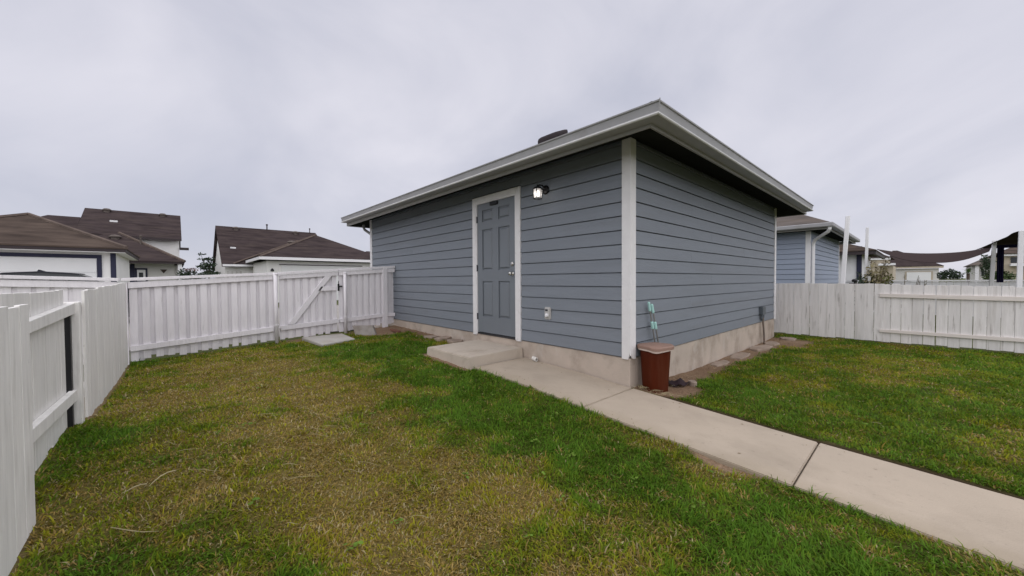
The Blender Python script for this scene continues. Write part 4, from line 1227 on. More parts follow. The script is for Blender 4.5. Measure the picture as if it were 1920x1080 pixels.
for yv, hw, zz in ((-1.25, 0.72, 0.93), (-0.55, 0.60, 1.41), (0.05, 0.585, 1.455), (0.75, 0.60, 1.40), (1.55, 0.70, 0.96)):
    rings.append([(-13.8 + hw, -6.4 + yv, .88 - .285), (-13.8 + hw * .93, -6.4 + yv, zz - .30), (-13.8 + hw * .6, -6.4 + yv, zz - .285), (-13.8 - hw * .6, -6.4 + yv, zz - .285), (-13.8 - hw * .93, -6.4 + yv, zz - .30), (-13.8 - hw, -6.4 + yv, .88 - .285)])
loft(cabin, rings)
cabin.build('cabin', M['glass'], car)
rp = MB()
rings = []
for yv, zz in ((-0.55, 1.41), (0.05, 1.455), (0.75, 1.40)):
    rings.append([(-13.8 + .60, -6.4 + yv, zz - .30), (-13.8 + .3, -6.4 + yv, zz - .268), (-13.8 - .3, -6.4 + yv, zz - .268), (-13.8 - .60, -6.4 + yv, zz - .30)])
loft(rp, rings)
rp.build('roof_panel', M['car'], car)
MB().prism([(-13.8, -6.45, 1.19), (-13.8, -6.30, 1.19), (-13.8, -6.42, 1.235)], (0.03, 0, 0)).build('antenna_fin', M['car'], car)
for sx_ in (-0.82, 0.82):
    for yv in (-1.45, 1.4):
        wh = MB().lathe((-13.8 + sx_ - 0.1, -6.4 + yv, 0.04), [(0.22, 0), (0.32, 0.01), (0.33, 0.05), (0.33, 0.16), (0.32, 0.19), (0.22, 0.2)], 18, 'x').build('wheel', M['tyre'], car)
        MB().lathe((-13.8 + sx_ - 0.105, -6.4 + yv, 0.04), [(0.02, 0), (0.2, 0.004), (0.2, 0.206), (0.02, 0.21)], 14, 'x').build('rim', M['steel'], wh)

# ---- pale blue neighbour garage beyond the right fence
hn = thing('garage', 'pale blue sided garage with white downspout beyond the right fence', 'garage', (-3.7, 13.5, -0.3))
NZ = 0.05
NX1, NY0 = -0.10, 10.5
MB().box(-7.3, NX1 - .004, NY0 + .004, 16.5, NZ, NZ + 2.40).build('wall', M['blue_siding'], hn)
MB().box(-7.3, NX1, NY0, 16.52, -0.5, NZ - 0.002).build('foundation', M['foundation'], hn)
for k in range(16):
    z0, z1 = NZ + k * E_, min(NZ + (k + 1) * E_, NZ + 2.38)
    if z1 - z0 < 0.03:
        continue
    for p0, p1, nr in (((-7.3, NY0), (NX1 - .09, NY0), (0, -1)), ((NX1, NY0 + .09), (NX1, 16.43), (1, 0))):
        nr = Vector((nr[0], nr[1], 0))
        a, b2 = Vector((*p0, 0)), Vector((*p1, 0))
        MB().prism([a + nr * d_ + Vector((0, 0, z_)) for d_, z_ in [(0.001, z0 + .018), (0.024, z0 + .018), (0.007, z1), (0.001, z1)]], b2 - a).build('siding_board', M['blue_siding'], hn)
MB().box(NX1 - 0.09, NX1 + 0.026, NY0 - 0.026, NY0, NZ - .01, NZ + 2.36).box(NX1 + .001, NX1 + 0.026, NY0 + .001, NY0 + 0.086, NZ - .01, NZ + 2.36).build('corner_board', M['white_clean'], hn)
MB().box(NX1 + .001, NX1 + 0.026, 16.43, 16.52, NZ - .01, NZ + 2.36).build('corner_board', M['white_clean'], hn)
hip_roof(-7.8, NX1 + 0.53, NY0 - 0.53, 17.0, 2.47, ((-6.4, 13.7, 3.36), (-1.02, 13.6, 3.36)), M['shingle_grey'], hn)
fascia_ring(-7.75, NX1 + 0.48, NY0 - 0.48, 16.95, 2.41, 2.28, M['fascia'], hn)
MB().box(-7.75, NX1 + 0.62, NY0 - 0.62, NY0 - 0.485, 2.33, 2.455).build('gutter', M['gutter'], hn, bevel=0.02)
MB().box(NX1 + 0.485, NX1 + 0.62, NY0 - 0.484, 16.9, 2.33, 2.455).build('gutter', M['gutter'], hn, bevel=0.02)
MB().hexa([(NX1 + .03, NY0 - .46, 2.29), (NX1 + .46, NY0 - .46, 2.29), (NX1 + .46, 16.5, 2.29), (NX1 + .03, 16.5, 2.40)], [(NX1 + .03, NY0 - .46, 2.31), (NX1 + .46, NY0 - .46, 2.31), (NX1 + .46, 16.5, 2.31), (NX1 + .03, 16.5, 2.42)]).build('soffit', M['soffit'], hn)
MB().box(-7.3, NX1 + .02, NY0 - .46, NY0 - .005, 2.30, 2.32).build('soffit', M['soffit'], hn)
MB().tube([(NX1 + 0.53, NY0 - 0.53, 2.36), (NX1 + 0.53, NY0 - 0.52, 2.27), (NX1 + 0.48, NY0 - .45, 2.20), (NX1 + 0.24, NY0 - 0.12, 2.09), (NX1 + 0.13, NY0 + 0.02, 2.03), (NX1 + 0.085, NY0 + 0.09, 1.94), (NX1 + 0.075, NY0 + 0.12, 1.84), (NX1 + 0.075, NY0 + 0.12, 0.0)],
          0.045, 8).build('downspout', M['white_clean'], hn)

# ---- white house past it, cream and far houses
hw = thing('house', 'white house with navy trim and brown hip roof beyond the blue garage', 'house', (-2, 23, -0.3), 'houses beyond the right fence')
MB().box(-6.0, 0.25, 20.02, 26.0, -0.3, 2.36).build('wall', M['white_clean'], hw)
MB().box(0.16, 0.34, 19.96, 20.02, -0.3, 2.36).build('corner_board', M['navy'], hw)
MB().box(-6.4, 0.80, 19.45, 19.55, 1.95, 2.12).build('fascia', M['dark_fascia'], hw)
MB().box(0.72, 0.82, 19.56, 26.3, 1.95, 2.12).build('fascia', M['dark_fascia'], hw)
hip_roof(-6.4, 0.84, 19.42, 26.4, 2.15, ((-3.2, 22.9, 3.4), (-2.4, 22.9, 3.4)), M['shingle_warm'], hw)
hc = thing('house', 'cream house with stepped white eaves behind the climbing plants', 'house', (-2, 78, -0.3), 'houses beyond the right fence')
MB().box(-5.0, -1.1, 75.0, 84, -0.3, 3.9).build('wall', M['beige'], hc)
MB().box(-5.2, -0.75, 74.6, 75.0, 3.62, 3.92).box(-2.0, -0.2, 74.0, 74.9, 2.75, 3.05).build('eave', M['white_clean'], hc)
MB().box(-2.0, -0.45, 75.1, 84, -0.3, 2.7).build('lower_wall', M['beige'], hc)
hip_roof(-5.4, -0.6, 74.5, 85, 3.95, ((-3.0, 78, 5.2), (-3.0, 82, 5.2)), M['shingle_brown'], hc)
hg = thing('house', 'pale garage with a wide white door and grey brown hip roof under the shade sail', 'garage', (2, 95, -0.3), 'houses beyond the right fence')
MB().box(-1.6, 4.35, 90.3, 99, -0.3, 2.45).build('wall', M['cream_dim'], hg)
MB().box(-2.0, 4.85, 89.75, 89.95, 2.50, 2.86).build('fascia', M['beige'], hg)
hip_roof(-2.0, 4.9, 89.7, 100, 2.86, ((-1.2, 94, 5.9), (-0.6, 94, 5.9)), M['shingle_brown'], hg)
MB().box(0.5, 3.7, 90.2, 90.29, -0.3, 1.98).build('door_trim', M['beige'], hg)
MB().box(0.7, 3.5, 90.12, 90.19, -0.3, 1.84).build('garage_door', M['gdoor'], hg)
hr = thing('house', 'pale house with a white porch post behind the agave', 'house', (7.5, 63, -0.3), 'houses beyond the right fence')
MB().box(6.0, 11.0, 60.6, 68, -0.3, 2.1).build('wall', M['cream_dim'], hr)
MB().box(6.20, 6.46, 60.1, 60.3, -0.3, 2.2).build('porch_post', M['white_clean'], hr)
wb = MB().box(6.62, 6.86, 60.5, 60.59, 1.0, 1.6).build('window', M['white_clean'], hr)
MB().box(6.65, 6.83, 60.47, 60.495, 1.03, 1.57).build('pane', M['glass'], wb)
hip_roof(5.8, 11.4, 59.9, 68.4, 2.2, ((7.6, 64, 3.4), (9.6, 64, 3.4)), M['shingle_grey'], hr)
hb = thing('house', 'beige two level house seen between the two right shade posts', 'house', (8, 48, -0.3), 'houses beyond the right fence')
MB().box(6.6, 11.0, 45.2, 52, -0.3, 2.6).build('wall', M['beige'], hb)
MB().box(6.5, 11.2, 44.8, 45.15, 2.55, 2.75).build('eave', M['white_clean'], hb)
MB().box(6.95, 11.2, 44.5, 45.15, 1.75, 1.95).build('porch_roof', M['white_clean'], hb)
MB().box(7.0, 7.6, 45.15, 45.19, 2.0, 2.45).build('window', M['glass'], hb)
hip_roof(6.3, 11.4, 44.7, 52.5, 2.76, ((8, 48.5, 3.8), (9.4, 48.5, 3.8)), M['shingle_warm'], hb)

# ---- neighbour's back fence, white, further off
nf = thing('fence', 'distant white neighbour fence below the shade sail', 'fence', (3, 14, -0.3), 'white fences around the yard')
x = 0.45
while x < 8.0:
    picket_y(nf, x, 0.14, 14.0, 0.017, 0.745 + jit(.006), -0.3, 'white_clean', dog=False, ny=-1)
    x += 0.146
rail_x(nf, 0.4, 8.0, 0.80, 0.80, 0.045, 0.045, 13.97, 0.1, 'white_clean', -1, 'cap')

# ---- shade posts and sails
for i, (bx, by, tx, ty, ztp, w, lab) in enumerate([(0.985, 6.85, 1.095, 7.05, 2.215, 0.072, 'tallest white shade post, beside the pale blue garage'),
                                                 (1.095, 11.0, 1.125, 11.05, 2.33, 0.066, 'thin white shade post right of the tallest one'),
                                                 (3.30, 11.0, 3.36, 11.0, 1.77, 0.070, 'white shade post at the right end of the brown sail'),
                                                 (3.455, 8.6, 3.485, 8.6, 1.79, 0.070, 'white shade post at the right edge of the view')]):
    p = MB().hexa([(bx - w / 2, by - w / 2, -0.4), (bx + w / 2, by - w / 2, -0.4), (bx + w / 2, by + w / 2, -0.4), (bx - w / 2, by + w / 2, -0.4)],
                  [(tx - w / 2, ty - w / 2, ztp), (tx + w / 2, ty - w / 2, ztp), (tx + w / 2, ty + w / 2, ztp), (tx - w / 2, ty + w / 2, ztp)])
    tag(p.build('shade_post', M['white_clean'], None, bevel=0.006), lab, 'post', 'shade posts in the next yard')
def sail(name, top, bot, label):
    """cloth lofted between a far edge and a near edge"""
    top, bot = [Vector(p) for p in top], [Vector(p) for p in bot]
    def at(c, t):
        s = t * (len(c) - 1)
        i = min(int(s), len(c) - 2)
        f = s - i
        p0, p1, p2, p3 = c[max(i - 1, 0)], c[i], c[i + 1], c[min(i + 2, len(c) - 1)]
        return 0.5 * ((2 * p1) + (-p0 + p2) * f + (2 * p0 - 5 * p1 + 4 * p2 - p3) * f * f + (-p0 + 3 * p1 - 3 * p2 + p3) * f ** 3)
    b = MB()
    nu, nv_ = 24, 6
    for s in (0, -0.006):
        for i in range(nu + 1):
            for j in range(nv_ + 1):
                p = at(top, i / nu).lerp(at(bot, i / nu), j / nv_)
                b.v.append((p.x, p.y, p.z + s))
    o2 = (nu + 1) * (nv_ + 1)
    for i in range(nu):
        for j in range(nv_):
            a = i * (nv_ + 1) + j
            b.f.append((a, a + nv_ + 1, a + nv_ + 2, a + 1))
            b.f.append((o2 + a, o2 + a + 1, o2 + a + nv_ + 2, o2 + a + nv_ + 1))
    return tag(b.build(name, M['sail'], None, smooth=True), label, 'shade sail', 'shade sails in the next yard')
sail('shade_sail', [(1.217, 13, 1.81), (1.709, 12, 1.635), (2.273, 12, 1.563), (2.878, 12, 1.566), (3.34, 11.3, 1.625)],
     [(1.217, 13, 1.80), (1.631, 9.5, 1.449), (1.96, 9.5, 1.302), (2.429, 9.5, 1.225), (2.824, 9.5, 1.276), (3.27, 10.8, 1.50)],
     'long brown shade sail sagging between the white posts')
sail('shade_sail', [(3.19, 11.8, 1.63), (3.31, 10.9, 1.70), (3.42, 9.9, 1.76), (3.52, 8.75, 1.80), (4.3, 8.9, 1.80)],
     [(3.20, 13.0, 1.66), (3.35, 13.0, 1.69), (3.6, 13.0, 1.71), (4.2, 13.5, 1.74), (5.0, 13.5, 1.76)],
     'second brown shade sail rising to the right edge of the view')
cu = MB()
pts = []
for k in range(17):
    t = k / 16
    pts.append((3.415 + 0.105 * t, 11.15 + 0.02 * math.sin(t * 22)))
cu.raw([(x_, y_, 0.75) for x_, y_ in pts] + [(x_, y_, 1.60) for x_, y_ in pts] + [(x_, y_ + .012, 0.75) for x_, y_ in pts] + [(x_, y_ + .012, 1.60) for x_, y_ in pts],
       [(k, k + 1, 18 + k, 17 + k) for k in range(16)] + [(35 + k, 34 + k, 51 + k, 52 + k) for k in range(16)])
tag(cu.build('curtain', M['curtain'], None), 'dark blue curtain hanging behind the right shade posts', 'curtain')
cu2 = MB().box(3.62, 3.9, 9.3, 9.32, 0.62, 1.74)
tag(cu2.build('curtain', M['curtain'], None), 'dark blue curtain at the right edge beside the last post', 'curtain')
bmx = MB().beam((3.40, 11.3, 1.665), (4.4, 11.3, 1.66), 0.08, 0.07, (0, -1, 0))
tag(bmx.build('canopy_beam', M['curtain'], None), 'dark horizontal canopy beam under the second shade sail', 'beam')

# ------------------------------------------------------------------ plants
def leaf_cloud(b, centre, rad, n, size, rs, flat=1.0, droop=0.0):
    for _ in range(n):
        while True:
            q = Vector((rs.uniform(-1, 1), rs.uniform(-1, 1), rs.uniform(-1, 1)))
            if 0.15 < q.length < 1:
                break
        p = Vector(centre) + Vector((q.x * rad[0], q.y * rad[1], q.z * rad[2]))
        d1 = Vector((rs.gauss(0, 1), rs.gauss(0, 1), rs.gauss(0, .6 * flat) - droop)).normalized()
        d2 = d1.cross(Vector((rs.gauss(0, 1), rs.gauss(0, 1), rs.gauss(0, 1)))).normalized()
        s = size * rs.uniform(.6, 1.4)
        b.raw([p, p + d1 * s * .5 + d2 * s * .28, p + d1 * s, p + d1 * s * .5 - d2 * s * .28], [(0, 1, 2, 3)])
def plant(name, label, cat, base, trunk_h, clumps, n, size, leaf, seed, group=None, tr=0.05, stems=1, part_leaf='crown', part_trunk='trunk'):
    rs = random.Random(seed)
    t = thing(name, label, cat, base, group)
    w = MB()
    bb = Vector(base)
    for k in range(stems):
        off = Vector((rs.uniform(-1, 1) * tr * 2, rs.uniform(-1, 1) * tr * 2, 0)) if stems > 1 else Vector((0, 0, 0))
        w.tube([bb + off, bb + off + Vector((rs.uniform(-.1, .1), 0, trunk_h * .5)), bb + off * 1.5 + Vector((rs.uniform(-.1, .1), 0, trunk_h))], [tr, tr * .8, tr * .6], 6)
    for c, r in clumps:
        w.tube([bb + Vector((0, 0, trunk_h * .7)), bb.lerp(Vector(c), .6) + Vector((0, 0, trunk_h * .25)), Vector(c)], [tr * .5, tr * .35, tr * .12], 5)
    w.build(part_trunk, M['bark'], t)
    l = MB()
    tot = sum(r[0] * r[2] for c, r in clumps)
    for c, r in clumps:
        leaf_cloud(l, c, r, int(n * r[0] * r[2] / tot), size, rs)
    l.build(part_leaf, M[leaf], t)
    return t
plant('conifer', 'sparse dark tree with level branches left of the steep gabled house', 'tree', (-20, -2.55, -0.3), 2.0,
      [((-20, -2.82, 2.14), (.16, .16, .025)), ((-20, -2.72, 1.92), (.26, .24, .04)), ((-20, -2.50, 1.93), (.14, .2, .10)), ((-20, -2.55, 1.68), (.34, .3, .11)), ((-20, -2.80, 1.58), (.25, .22, .05)), ((-20, -2.60, 1.48), (.35, .3, .07)), ((-20, -2.5, 1.25), (.5, .4, .12))], 900, 0.10, 'leaf_dark', 21)
plant('shrub', 'dark shrub with reddish tips between the two white houses', 'bush', (-24, -3.1, -0.3), 1.0,
      [((-24, -3.35, 1.25), (.35, .3, .35)), ((-24, -3.05, 1.2), (.4, .35, .3)), ((-24, -2.8, 1.05), (.3, .3, .2))], 700, 0.11, 'leaf_dark', 22)
lt_ = MB()
leaf_cloud(lt_, (-23.9, -3.05, 1.52), (.3, .28, .1), 80, 0.1, random.Random(5))
o_red = lt_.build('reddish_tip', M['leaf_red'], bpy.data.objects['shrub'])
plant('shrub', 'dark rounded hedge clump left of the agave, far off', 'bush', (4.4, 60, -0.3), 1.0,
      [((3.9, 60, 1.1), (.4, .5, .5)), ((4.4, 60, 1.3), (.55, .5, .6)), ((4.95, 60, 1.1), (.4, .5, .5))], 900, 0.2, 'leaf_dark', 23)
plant('tree', 'dark leafy tree behind the white post at the sail end', 'tree', (4.7, 30, -0.3), 1.4,
      [((4.62, 30, 1.85), (.16, .3, .3)), ((4.76, 30, 1.6), (.2, .3, .3)), ((4.66, 30, 1.25), (.17, .3, .35)), ((4.74, 30, 0.9), (.16, .3, .3))], 800, 0.10, 'leaf_dark', 24)
plant('shrub', 'light green shrub below the dark curtain', 'bush', (3.8, 15.5, -0.3), 0.7,
      [((3.70, 15.5, .88), (.16, .25, .16)), ((3.86, 15.5, .95), (.16, .25, .16)), ((4.02, 15.5, .90), (.14, .25, .15))], 800, 0.07, 'leaf', 25)
ag = thing('agave', 'spiky green agave rising over the distant white fence', 'agave', (3.76, 25, -0.3))
MB().tube([(3.76, 25, -.3), (3.76, 25, 1.08)], [.06, .05], 8).build('trunk', M['bark'], ag)
rs = random.Random(3)
for k in range(22):
    an = 2 * math.pi * k / 22 + rs.uniform(-.1, .1)
    el = rs.uniform(-0.35, 1.2)
    L_ = rs.uniform(.26, .40)
    dv = Vector((math.cos(an) * math.cos(el), math.sin(an) * math.cos(el), math.sin(el)))
    sv = Vector((-math.sin(an), math.cos(an), 0)) * 0.030
    p0 = Vector((3.76, 25, 1.10))
    m_ = p0 + dv * L_ * .5 + Vector((0, 0, .01))
    e_ = p0 + dv * L_ + Vector((0, 0, -.07))
    MB().raw([p0 - sv * .6, p0 + sv * .6, m_ + sv, m_ - sv, e_], [(0, 1, 2, 3), (3, 2, 4)]).build('leaf', M['leaf'], ag)
# climbing and dry plants behind the right fence
def twiggy(label, base, h, spread, nst, seed, leaf, n, size, lift=0.3):
    rs = random.Random(seed)
    t = thing('climbing_plant', label, 'plant', base, 'plants behind the right fence')
    w, l = MB(), MB()
    for k in range(nst):
        p = Vector(base) + Vector((rs.uniform(-spread * .4, spread * .4), rs.uniform(-.2, .2), 0))
        e = p + Vector((rs.uniform(-spread, spread), rs.uniform(-.3, .3), h * rs.uniform(.6, 1.0)))
        mid = p.lerp(e, .55) + Vector((rs.uniform(-.08, .08), 0, .08))
        w.tube([p, mid, e], [.012, .009, .004], 5)
        for _ in range(n // nst):
            q = mid.lerp(e, rs.random()) if rs.random() < .7 else p.lerp(mid, rs.uniform(.5, 1))
            leaf_cloud(l, q, (.07, .08, .07), 1, size, rs)
    w.build('stem', M['twig'], t)
    l.build('foliage', M[leaf], t)
    return t
twiggy('dark green vine beside the thin white post', (1.12, 10.5, -0.3), 1.35, 0.14, 9, 31, 'leaf_dark', 1000, 0.07)
twiggy('tall dry tan climbing plant behind the right fence', (1.30, 10.8, -0.3), 1.75, 0.22, 14, 32, 'leaf_dry', 800, 0.075)
twiggy('yellow green climbing plant behind the right fence', (1.50, 10.6, -0.3), 1.35, 0.22, 12, 33, 'leaf_yellow', 800, 0.07)
twiggy('bare twiggy stalks right of the climbing plants', (1.98, 10.8, -0.3), 1.30, 0.22, 9, 34, 'leaf_dry', 60, 0.05)
twiggy('red flowered stalk beside the thin white post', (1.16, 10.9, -0.3), 1.85, 0.05, 3, 36, 'leaf_red', 90, 0.06)
tag(MB().lathe((1.215, 10.45, 0.80), [(0.030, 0.0), (0.045, 0.12), (0.05, 0.13), (0.042, 0.13), (0.03, 0.06)], 12).tube([(1.215, 10.45, -0.35), (1.215, 10.45, 0.80)], 0.012, 6).build('flower_pot', M['white_clean'], None),
    'small white pot on a stake among the dark vines', 'pot')

# ------------------------------------------------------------------ grass blades
def blocked(x, y):
    m = (x > -1.76) & (y > -0.900) & (y < 0.040)                     # path
    m |= (x > -2.80) & (x < -1.64) & (y > -1.02) & (y < 0.1)         # step
    m |= (x < 0.03) & (y > -0.03)                                    # garage
    m |= (y < -4.33) | (x < -5.93) | ((y < -4.215) & ((x > -0.72) | (x < -2.35)))
    m |= (x < 0.42) & (y > 6.2) & (x < -0.1)
    m |= (y > 6.335)
    inpad = (x > -5.72 + (y + 1.95) * .08) & (x < -4.68 - (y + 1.87) * .32) & (y > -1.94) & (y < -1.25)
    m |= inpad
    m |= (np.hypot(x - BC[0], y - BC[1]) < 0.15)
    return m
cx_, cy_ = CAM.x, CAM.y
fwx, fwy = math.sin(YAW), math.cos(YAW)
def lawn(name, x0, x1, y0, y1, dens, label):
    n0 = int((x1 - x0) * (y1 - y0) * dens)
    x = RNG.uniform(x0, x1, n0)
    y = RNG.uniform(y0, y1, n0)
    dx, dy = x - cx_, y - cy_
    dist = np.hypot(dx, dy)
    fwd = dx * fwx + dy * fwy
    lat = np.abs(dx * fwy - dy * fwx)
    vis = (fwd > 0.25) & (lat < fwd * 1.55 + 0.5)
    keep = np.minimum(1.0, (1.9 / np.maximum(dist, 0.5)) ** 0.95) * np.where(vis, 1.0, 0.18)
    br = bare(x, y)
    clump = fbm(x * 14, y * 14, 2)
    keep = keep * (1 - br) ** 1.5 * (0.55 + 0.75 * clump)
    sel = (RNG.random(n0) < keep) & ~blocked(x, y)
    x, y, dist, br = x[sel], y[sel], dist[sel], br[sel]
    n = len(x)
    z = ground_z(x, y) + 0.014 * (fbm(x * 4, y * 4, 4) - 0.5) - 0.014
    D = dryness(x, y)
    tuft = fbm(x * 5 + 30, y * 5 + 8, 3)
    edge = np.exp(-((-0.93 - y) / 0.06) ** 2) * (x > -1.6) + np.exp(-((y + 4.2) / 0.1) ** 2) * .6
    hf = fbm(x * 17, y * 17, 2) - .5 + 0.7 * (fbm(x * 8 + 3, y * 8, 2) - .5)
    isdry = RNG.random(n) < np.clip(D * 0.86 - 0.02 + 0.95 * hf, 0, 0.86)
    L = (0.025 + 0.018 * RNG.random(n) + 0.022 * (tuft - .5)) * np.where(isdry, 0.9, 1.0) * (1 + 0.55 * edge * (RNG.random(n) < .4))
    L = L * (1 - 0.3 * D) * np.exp(RNG.normal(0, .28, n)) * (1 + 0.7 * (fbm(x * 9 + 70, y * 9, 2) - .5))
    wd = (0.0034 + 0.0050 * RNG.random(n) ** 1.5) * np.where(RNG.random(n) < .12, 1.5, 1.0) * np.maximum(1.0, dist / 2.8) ** 0.55
    az = RNG.uniform(0, 2 * np.pi, n)
    flow = 2 * np.pi * fbm(x * 2.2, y * 2.2, 2) * 2
    az = np.where(RNG.random(n) < .45, flow + RNG.normal(0, .7, n), az)
    lean = np.clip(RNG.normal(0.95, 0.32, n) + 0.25 * isdry, 0.1, 1.5)
    ux, uy = np.cos(az), np.sin(az)
    sx_, sy_ = -uy, ux
    hx = L * np.sin(lean * 0.6) * 0.55
    hz = L * np.cos(lean * 0.6) * 0.55
    tx = hx + L * 0.5 * np.sin(np.minimum(lean * 1.35, 1.7))
    tz = hz + L * 0.5 * np.cos(np.minimum(lean * 1.35, 1.7))
    V = np.zeros((n, 5, 3))
    V[:, 0] = np.stack([x - sx_ * wd / 2, y - sy_ * wd / 2, z], -1)
    V[:, 1] = np.stack([x + sx_ * wd / 2, y + sy_ * wd / 2, z], -1)
    V[:, 2] = np.stack([x + ux * hx + sx_ * wd * .42, y + uy * hx + sy_ * wd * .42, z + hz], -1)
    V[:, 3] = np.stack([x + ux * hx - sx_ * wd * .42, y + uy * hx - sy_ * wd * .42, z + hz], -1)
    V[:, 4] = np.stack([x + ux * tx, y + uy * tx, z + np.maximum(tz, 0.004)], -1)
    # colour per blade
    g1, g2, g3 = np.array([0.125, 0.225, 0.014]), np.array([0.300, 0.285, 0.018]), np.array([0.060, 0.165, 0.020])
    d1, d2, d3 = np.array([0.380, 0.275, 0.095]), np.array([0.285, 0.200, 0.045]), np.array([0.440, 0.370, 0.210])
    yl = np.clip(0.0 + np.where(y > 0.02, 0.24, 0.0) + 1.05 * D + 0.5 * (fbm(x * 1.1 + 50, y * 1.1 + 20, 3) - .5) + 0.8 * (fbm(x * 11 + 9, y * 11, 2) - .5) + RNG.normal(0, .22, n), 0, 1)[:, None]
    dk = np.clip(0.8 - 1.6 * D + RNG.normal(0, .2, n), 0, 1)[:, None]
    gcol = g1 * (1 - yl) + g2 * yl
    gcol = gcol * (1 - .55 * dk) + g3 * .55 * dk
    r_ = RNG.random(n)[:, None]
    dcol = np.where(r_ < .45, d1, np.where(r_ < .82, d2, d3))
    col = np.where(isdry[:, None], dcol, gcol) * RNG.uniform(.72, 1.28, n)[:, None]
    # long straw pieces lying on the turf
    base = np.arange(n)[:, None] * 5
    q = np.concatenate([base + np.array([[0, 1, 2, 3]]), base + np.array([[3, 2, 4]])], 1).ravel()
    starts = np.stack([np.arange(n) * 7, np.arange(n) * 7 + 4], -1).ravel()
    o = np_mesh(name, V.reshape(-1, 3), q, starts, np.repeat(col, 5, 0), M['grass'])
    o['kind'] = 'stuff'
    o['label'] = label
    return n
n1 = lawn('lawn_grass', -5.94, 4.2, -4.33, -0.02, 15500, 'patchy green and straw coloured lawn left of the path')
n2 = lawn('lawn_grass', -0.1, 6.2, 0.008, 6.335, 15500, 'green mown lawn right of the path')
print('blades', n1, n2)
# straw: dead runners and clippings lying on top
st_ = MB()
rs = random.Random(12)
def straw(x, y, L_, an, w_=0.004, curl=0.3):
    pts = []
    n = 4
    for k in range(n + 1):
        t = k / n
        a_ = an + curl * (t - .5)
        pts.append(Vector((x + math.cos(a_) * L_ * t, y + math.sin(a_) * L_ * t, gz(x, y) + 0.012 + 0.006 * math.sin(t * 5))))
    st_.tube(pts, [w_ * .5, w_ * .55, w_ * .55, w_ * .45, w_ * .2], 4)
for _ in range(34):
    x, y = rs.uniform(-1.6, 0.6), rs.uniform(-4.1, -2.7)
    straw(x, y, rs.uniform(.06, .20), rs.uniform(-.2, 1.2), rs.uniform(.0015, .003), rs.uniform(-.4, .4))
for _ in range(40):
    x, y = rs.uniform(-4.5, 2.0), rs.uniform(-3.8, -1.2)
    straw(x, y, rs.uniform(.03, .08), rs.uniform(0, 6.3), rs.uniform(.0015, .003), rs.uniform(-.4, .4))
for _ in range(30):
    x, y = rs.uniform(0.6, 3.0), rs.uniform(0.15, 4.5)
    straw(x, y, rs.uniform(.03, .08), rs.uniform(0, 6.3), rs.uniform(.0015, .003), rs.uniform(-.4, .4))
for _ in range(60):
    straw(rs.uniform(0.02, 0.50), rs.uniform(0.0, 0.12), rs.uniform(.03, .09), rs.uniform(0, 6.3), rs.uniform(.0015, .003), rs.uniform(-.5, .5))
for _ in range(60):
    straw(rs.uniform(0.10, 0.42), rs.uniform(0.4, 5.6), rs.uniform(.03, .09), rs.uniform(0, 6.3), rs.uniform(.0015, .003), rs.uniform(-.5, .5))
straw(-0.86, -3.72, .16, -1.0, .007, .5)
straw(-0.78, -3.84, .10, -1.5, .007, .3)
straw(-0.45, -3.95, .25, .6, .005, .3)
so_ = st_.build('straw', mat('dry_straw', (0.36, 0.31, 0.18), 0.8, 0.2, 20), None)
so_['kind'] = 'stuff'
so_['label'] = 'pale dry straw and clippings lying on the lawn'
# crumbs of soil along the walls
cr = MB()
for _ in range(2600):
    if rs.random() < .6:
        x, y = abs(rs.gauss(.12, .14)) + .02, rs.uniform(.1, 5.9)
    else:
        x, y = rs.uniform(-5.7, -2.8), -abs(rs.gauss(.08, .14)) - .02
    if float(bare(x, y)) < .4:
        continue
    s_ = rs.uniform(.003, .008) if rs.random() < .8 else rs.uniform(.008, .020)
    z = gz(x, y) - .012
    v0 = [(x + rs.uniform(-s_, s_), y + rs.uniform(-s_, s_), z + rs.uniform(-.2, 1) * s_) for _ in range(4)]
    cr.raw(v0, [(0, 1, 2), (0, 2, 3), (0, 3, 1), (1, 3, 2)])
co_ = cr.build('soil_crumbs', mat('soil_crumb', (0.24, 0.17, 0.11), 0.95, 0.3, 30, rnd=0.0), None)
co_['kind'] = 'stuff'
co_['label'] = 'crumbs of brown soil along the garage foundation'

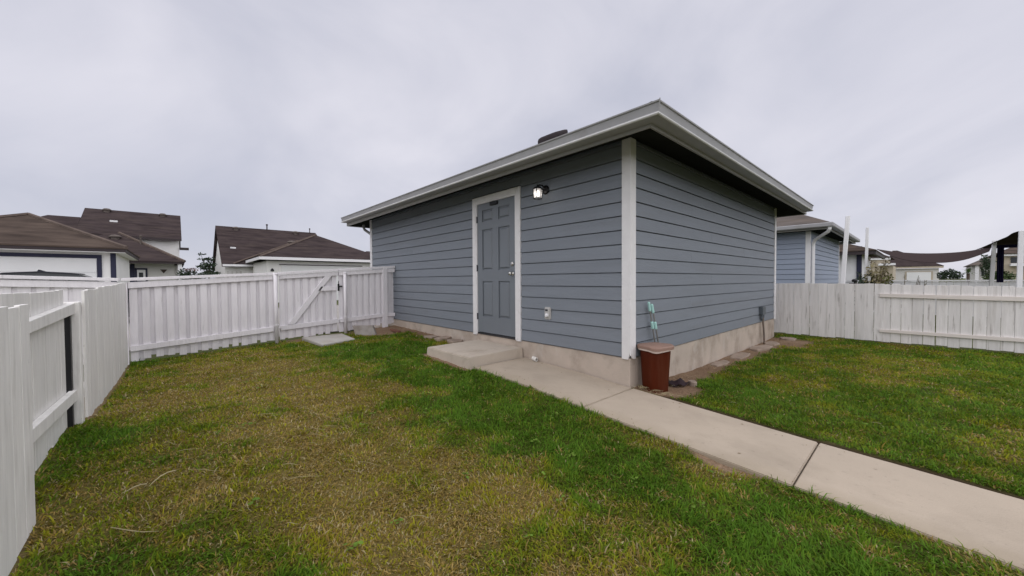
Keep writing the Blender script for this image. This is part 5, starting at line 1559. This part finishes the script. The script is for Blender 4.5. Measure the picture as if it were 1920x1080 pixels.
# broad leaved weeds scattered through the turf
wv = MB()
rs = random.Random(40)
for _ in range(90):
    if rs.random() < .55:
        x, y = rs.uniform(-3.5, 2.6), rs.uniform(-3.6, -1.0)
    else:
        x, y = rs.uniform(0.7, 3.2), rs.uniform(0.1, 3.5)
    if float(bare(x, y)) > .3:
        continue
    for k in range(rs.randint(4, 9)):
        an, d_ = rs.uniform(0, 6.28), rs.uniform(.005, .05)
        c_ = Vector((x + d_ * math.cos(an), y + d_ * math.sin(an), gz(x, y) + rs.uniform(.008, .030)))
        r_ = rs.uniform(.005, .011)
        n_ = Vector((rs.uniform(-.5, .5), rs.uniform(-.5, .5), 1)).normalized()
        t1 = n_.cross(Vector((math.cos(an), math.sin(an), 0))).normalized()
        t2 = n_.cross(t1)
        wv.raw([c_ + (t1 * math.cos(a) + t2 * math.sin(a) * 1.3) * r_ for a in (0, 1.05, 2.1, 3.14, 4.19, 5.24)], [(0, 1, 2, 3, 4, 5)])
wo = wv.build('lawn_weeds', mat('weed_leaves', (0.115, 0.185, 0.03), 0.8, 0.35, 25, spec=0.05), None)
wo['kind'] = 'stuff'
wo['label'] = 'small round leaved weeds scattered through the lawn'
# litter blown onto the path and the step
lv = MB()
for _ in range(70):
    x = rs.uniform(-1.6, 3.6)
    y = rs.choice((rs.uniform(-.9, -.7), rs.uniform(-.9, -.05), rs.uniform(-.2, -.03)))
    z = float(np.interp(x, PTX, PTZ)) + .003
    r_, an = rs.uniform(.004, .014), rs.uniform(0, 6.28)
    a_, b_ = Vector((math.cos(an), math.sin(an), 0)) * r_, Vector((-math.sin(an), math.cos(an), 0)) * r_ * .35
    c_ = Vector((x, y, z))
    lv.raw([c_ - a_, c_ + b_ + Vector((0, 0, .003)), c_ + a_ + Vector((0, 0, .002)), c_ - b_], [(0, 1, 2, 3)])
lo_ = lv.build('path_litter', mat('dead_leaf_bits', (0.20, 0.15, 0.085), 0.9, 0.5, 40), None)
lo_['kind'] = 'stuff'
lo_['label'] = 'bits of dead leaf and clippings on the concrete path'

# little dark light fixed to the top of the right fence
sl = MB().lathe((1.27, 6.40, 0.775), [(0.014, 0.0), (0.016, 0.02), (0.040, 0.025), (0.046, 0.05), (0.036, 0.075), (0.006, 0.085)], 12).tube([(1.19, 6.40, 0.772), (1.30, 6.40, 0.772)], 0.008, 5)
tag(sl.build('fence_light', M['black'], None), 'small round dark light on top of the right fence beside the tallest post', 'light')
